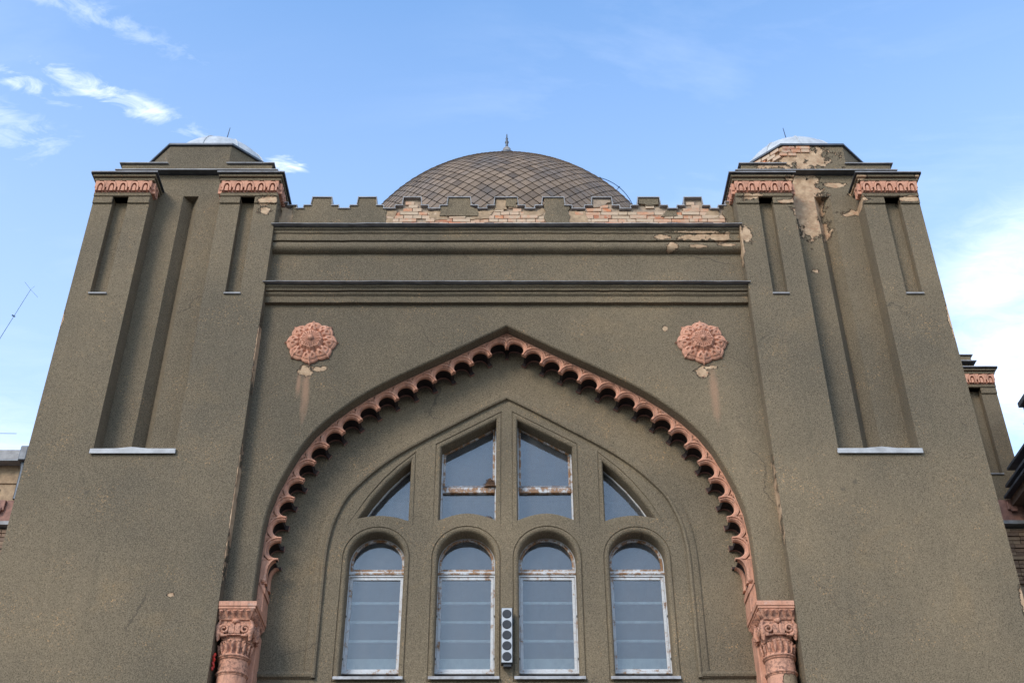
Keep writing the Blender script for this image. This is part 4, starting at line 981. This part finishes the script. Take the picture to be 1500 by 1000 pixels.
# ================================================================== loose things
# loudspeaker column between the middle windows
ls = tag(empty('loudspeaker', None, (0, I, 7.25)), 'narrow silver column loudspeaker with five round black drivers between the middle windows', 'loudspeaker')
def lsb(x0, x1, y0, y1, z0, z1, nm, m, bev=0.004): return MB().box(x0, x1, y0, y1, z0, z1).obj(nm, m, ls, bevel=bev, seg=2)
lsb(-.078, .078, -.150, -.045, .012, .775, 'cabinet', 'black')
lsb(-.069, .069, -.158, -.1502, .020, .768, 'front_panel', 'silver')
lsb(-.05, .05, -.045, .0, .25, .32, 'wall_bracket', 'black'); lsb(-.05, .05, -.045, .0, .52, .59, 'wall_bracket', 'black')
for e in (-1, 1): lsb(e*.084-.006, e*.084+.006, -.11, -.06, .56, .64, 'side_clamp', 'black', .002)
lsb(-.045, .06, -.13, -.06, -.028, .012, 'connector', 'black')
for k in range(5):
    z = .100+.146*k
    b = MB(); b.lathe([(0, .004), (.03, .006), (.050, .007), (.056, .007), (.060, .005), (.062, 0.0), (.062, -.002)], 0, 0, 28); b.v = [(x, -.1585-zz_*.9, z+y) for x, y, zz_ in b.v]
    b.obj('driver', 'grille', ls, smooth=50)
for o in list(ls.children):
    pass
# bird nests on the left gable window
def nest(x, y, z, w_, h, label):
    rn = random.Random(int(abs(x*1000)+z*77)); b = MB(); n, m_ = 22, 9; rings = []
    for j in range(m_):
        t = j/(m_-1); r_ = w_*(1-t)**.8*(1 if j else 1.0)
        rings.append([(x+r_*cos(2*pi*i/n)*rn.uniform(.82, 1.12), y+.6*r_*sin(2*pi*i/n)*rn.uniform(.8, 1.1), z+h*t*rn.uniform(.92, 1.06)) for i in range(n)])
    b.loft(rings, True, True)
    for k in range(46):
        a = rn.uniform(0, 2*pi); t = rn.uniform(0, .9); r_ = w_*(1-t)**.8; p = Vector((x+r_*cos(a), y+.6*r_*sin(a), z+h*t)); d = Vector((rn.uniform(-1, 1), rn.uniform(-1, .2), rn.uniform(-.5, .7))).normalized()*rn.uniform(.02, .05)
        b.tube([tuple(p-d), tuple(p+d)], .004, 4)
    return tag(b.obj('bird_nest', 'nest'), label, 'nest', None)
nest(-.245, YF-.02, 10.047, .085, .15, 'larger brown mud nest heaped on the rusty transom of the gabled window')
nest(-.26, YF-.02, 9.50, .08, .06, 'low brown crumbled nest at the foot of the gabled window')
# red cord tied between the left column and the tower
b = MB(); b.tube([(-3.672, .06+.004*math.sin(i*1.7), 7.165-.016*i) if False else (-3.683+.010*sin(i*1.9), .075+.01*cos(i*2.3), 7.20-.022*i) for i in range(11)], [.012+.007*abs(sin(i*1.3)) for i in range(11)], 7)
tag(b.obj('cord', 'red'), 'short red cord knotted beside the neck of the column at the intact tower', 'cord')
# aerial standing on the left wing
an = tag(empty('aerial', None, (-10.62, 6.4, 13.0)), 'thin wire roof aerial with short cross rods above the wing with the rain hopper', 'antenna')
an.location = (-11.72, 6.4, 13.0)
def anb(pts, r, nm):
    b = MB(); b.tube([(x+11.72, y-6.4, z-13.0) for x, y, z in pts], r, 6); return b.obj(nm, 'bluewire', an)
anb([(-11.72, 6.4, 13.0), (-10.825, 6.4, 16.55), (-10.471, 6.4, 17.862)], [.013, .010, .007], 'mast')
anb([(-10.70, 6.37, 17.145), (-10.655, 6.43, 17.145)], .018, 'clamp')
anb([(-10.60, 6.30, 18.0), (-10.47, 6.4, 17.862), (-10.31, 6.5, 17.72)], .003, 'cross_rod')
anb([(-10.40, 6.4, 17.96), (-10.471, 6.4, 17.862)], .003, 'cross_rod')
anb([(-11.42, 6.4, 14.21), (-9.92, 6.4, 14.19)], .007, 'boom')
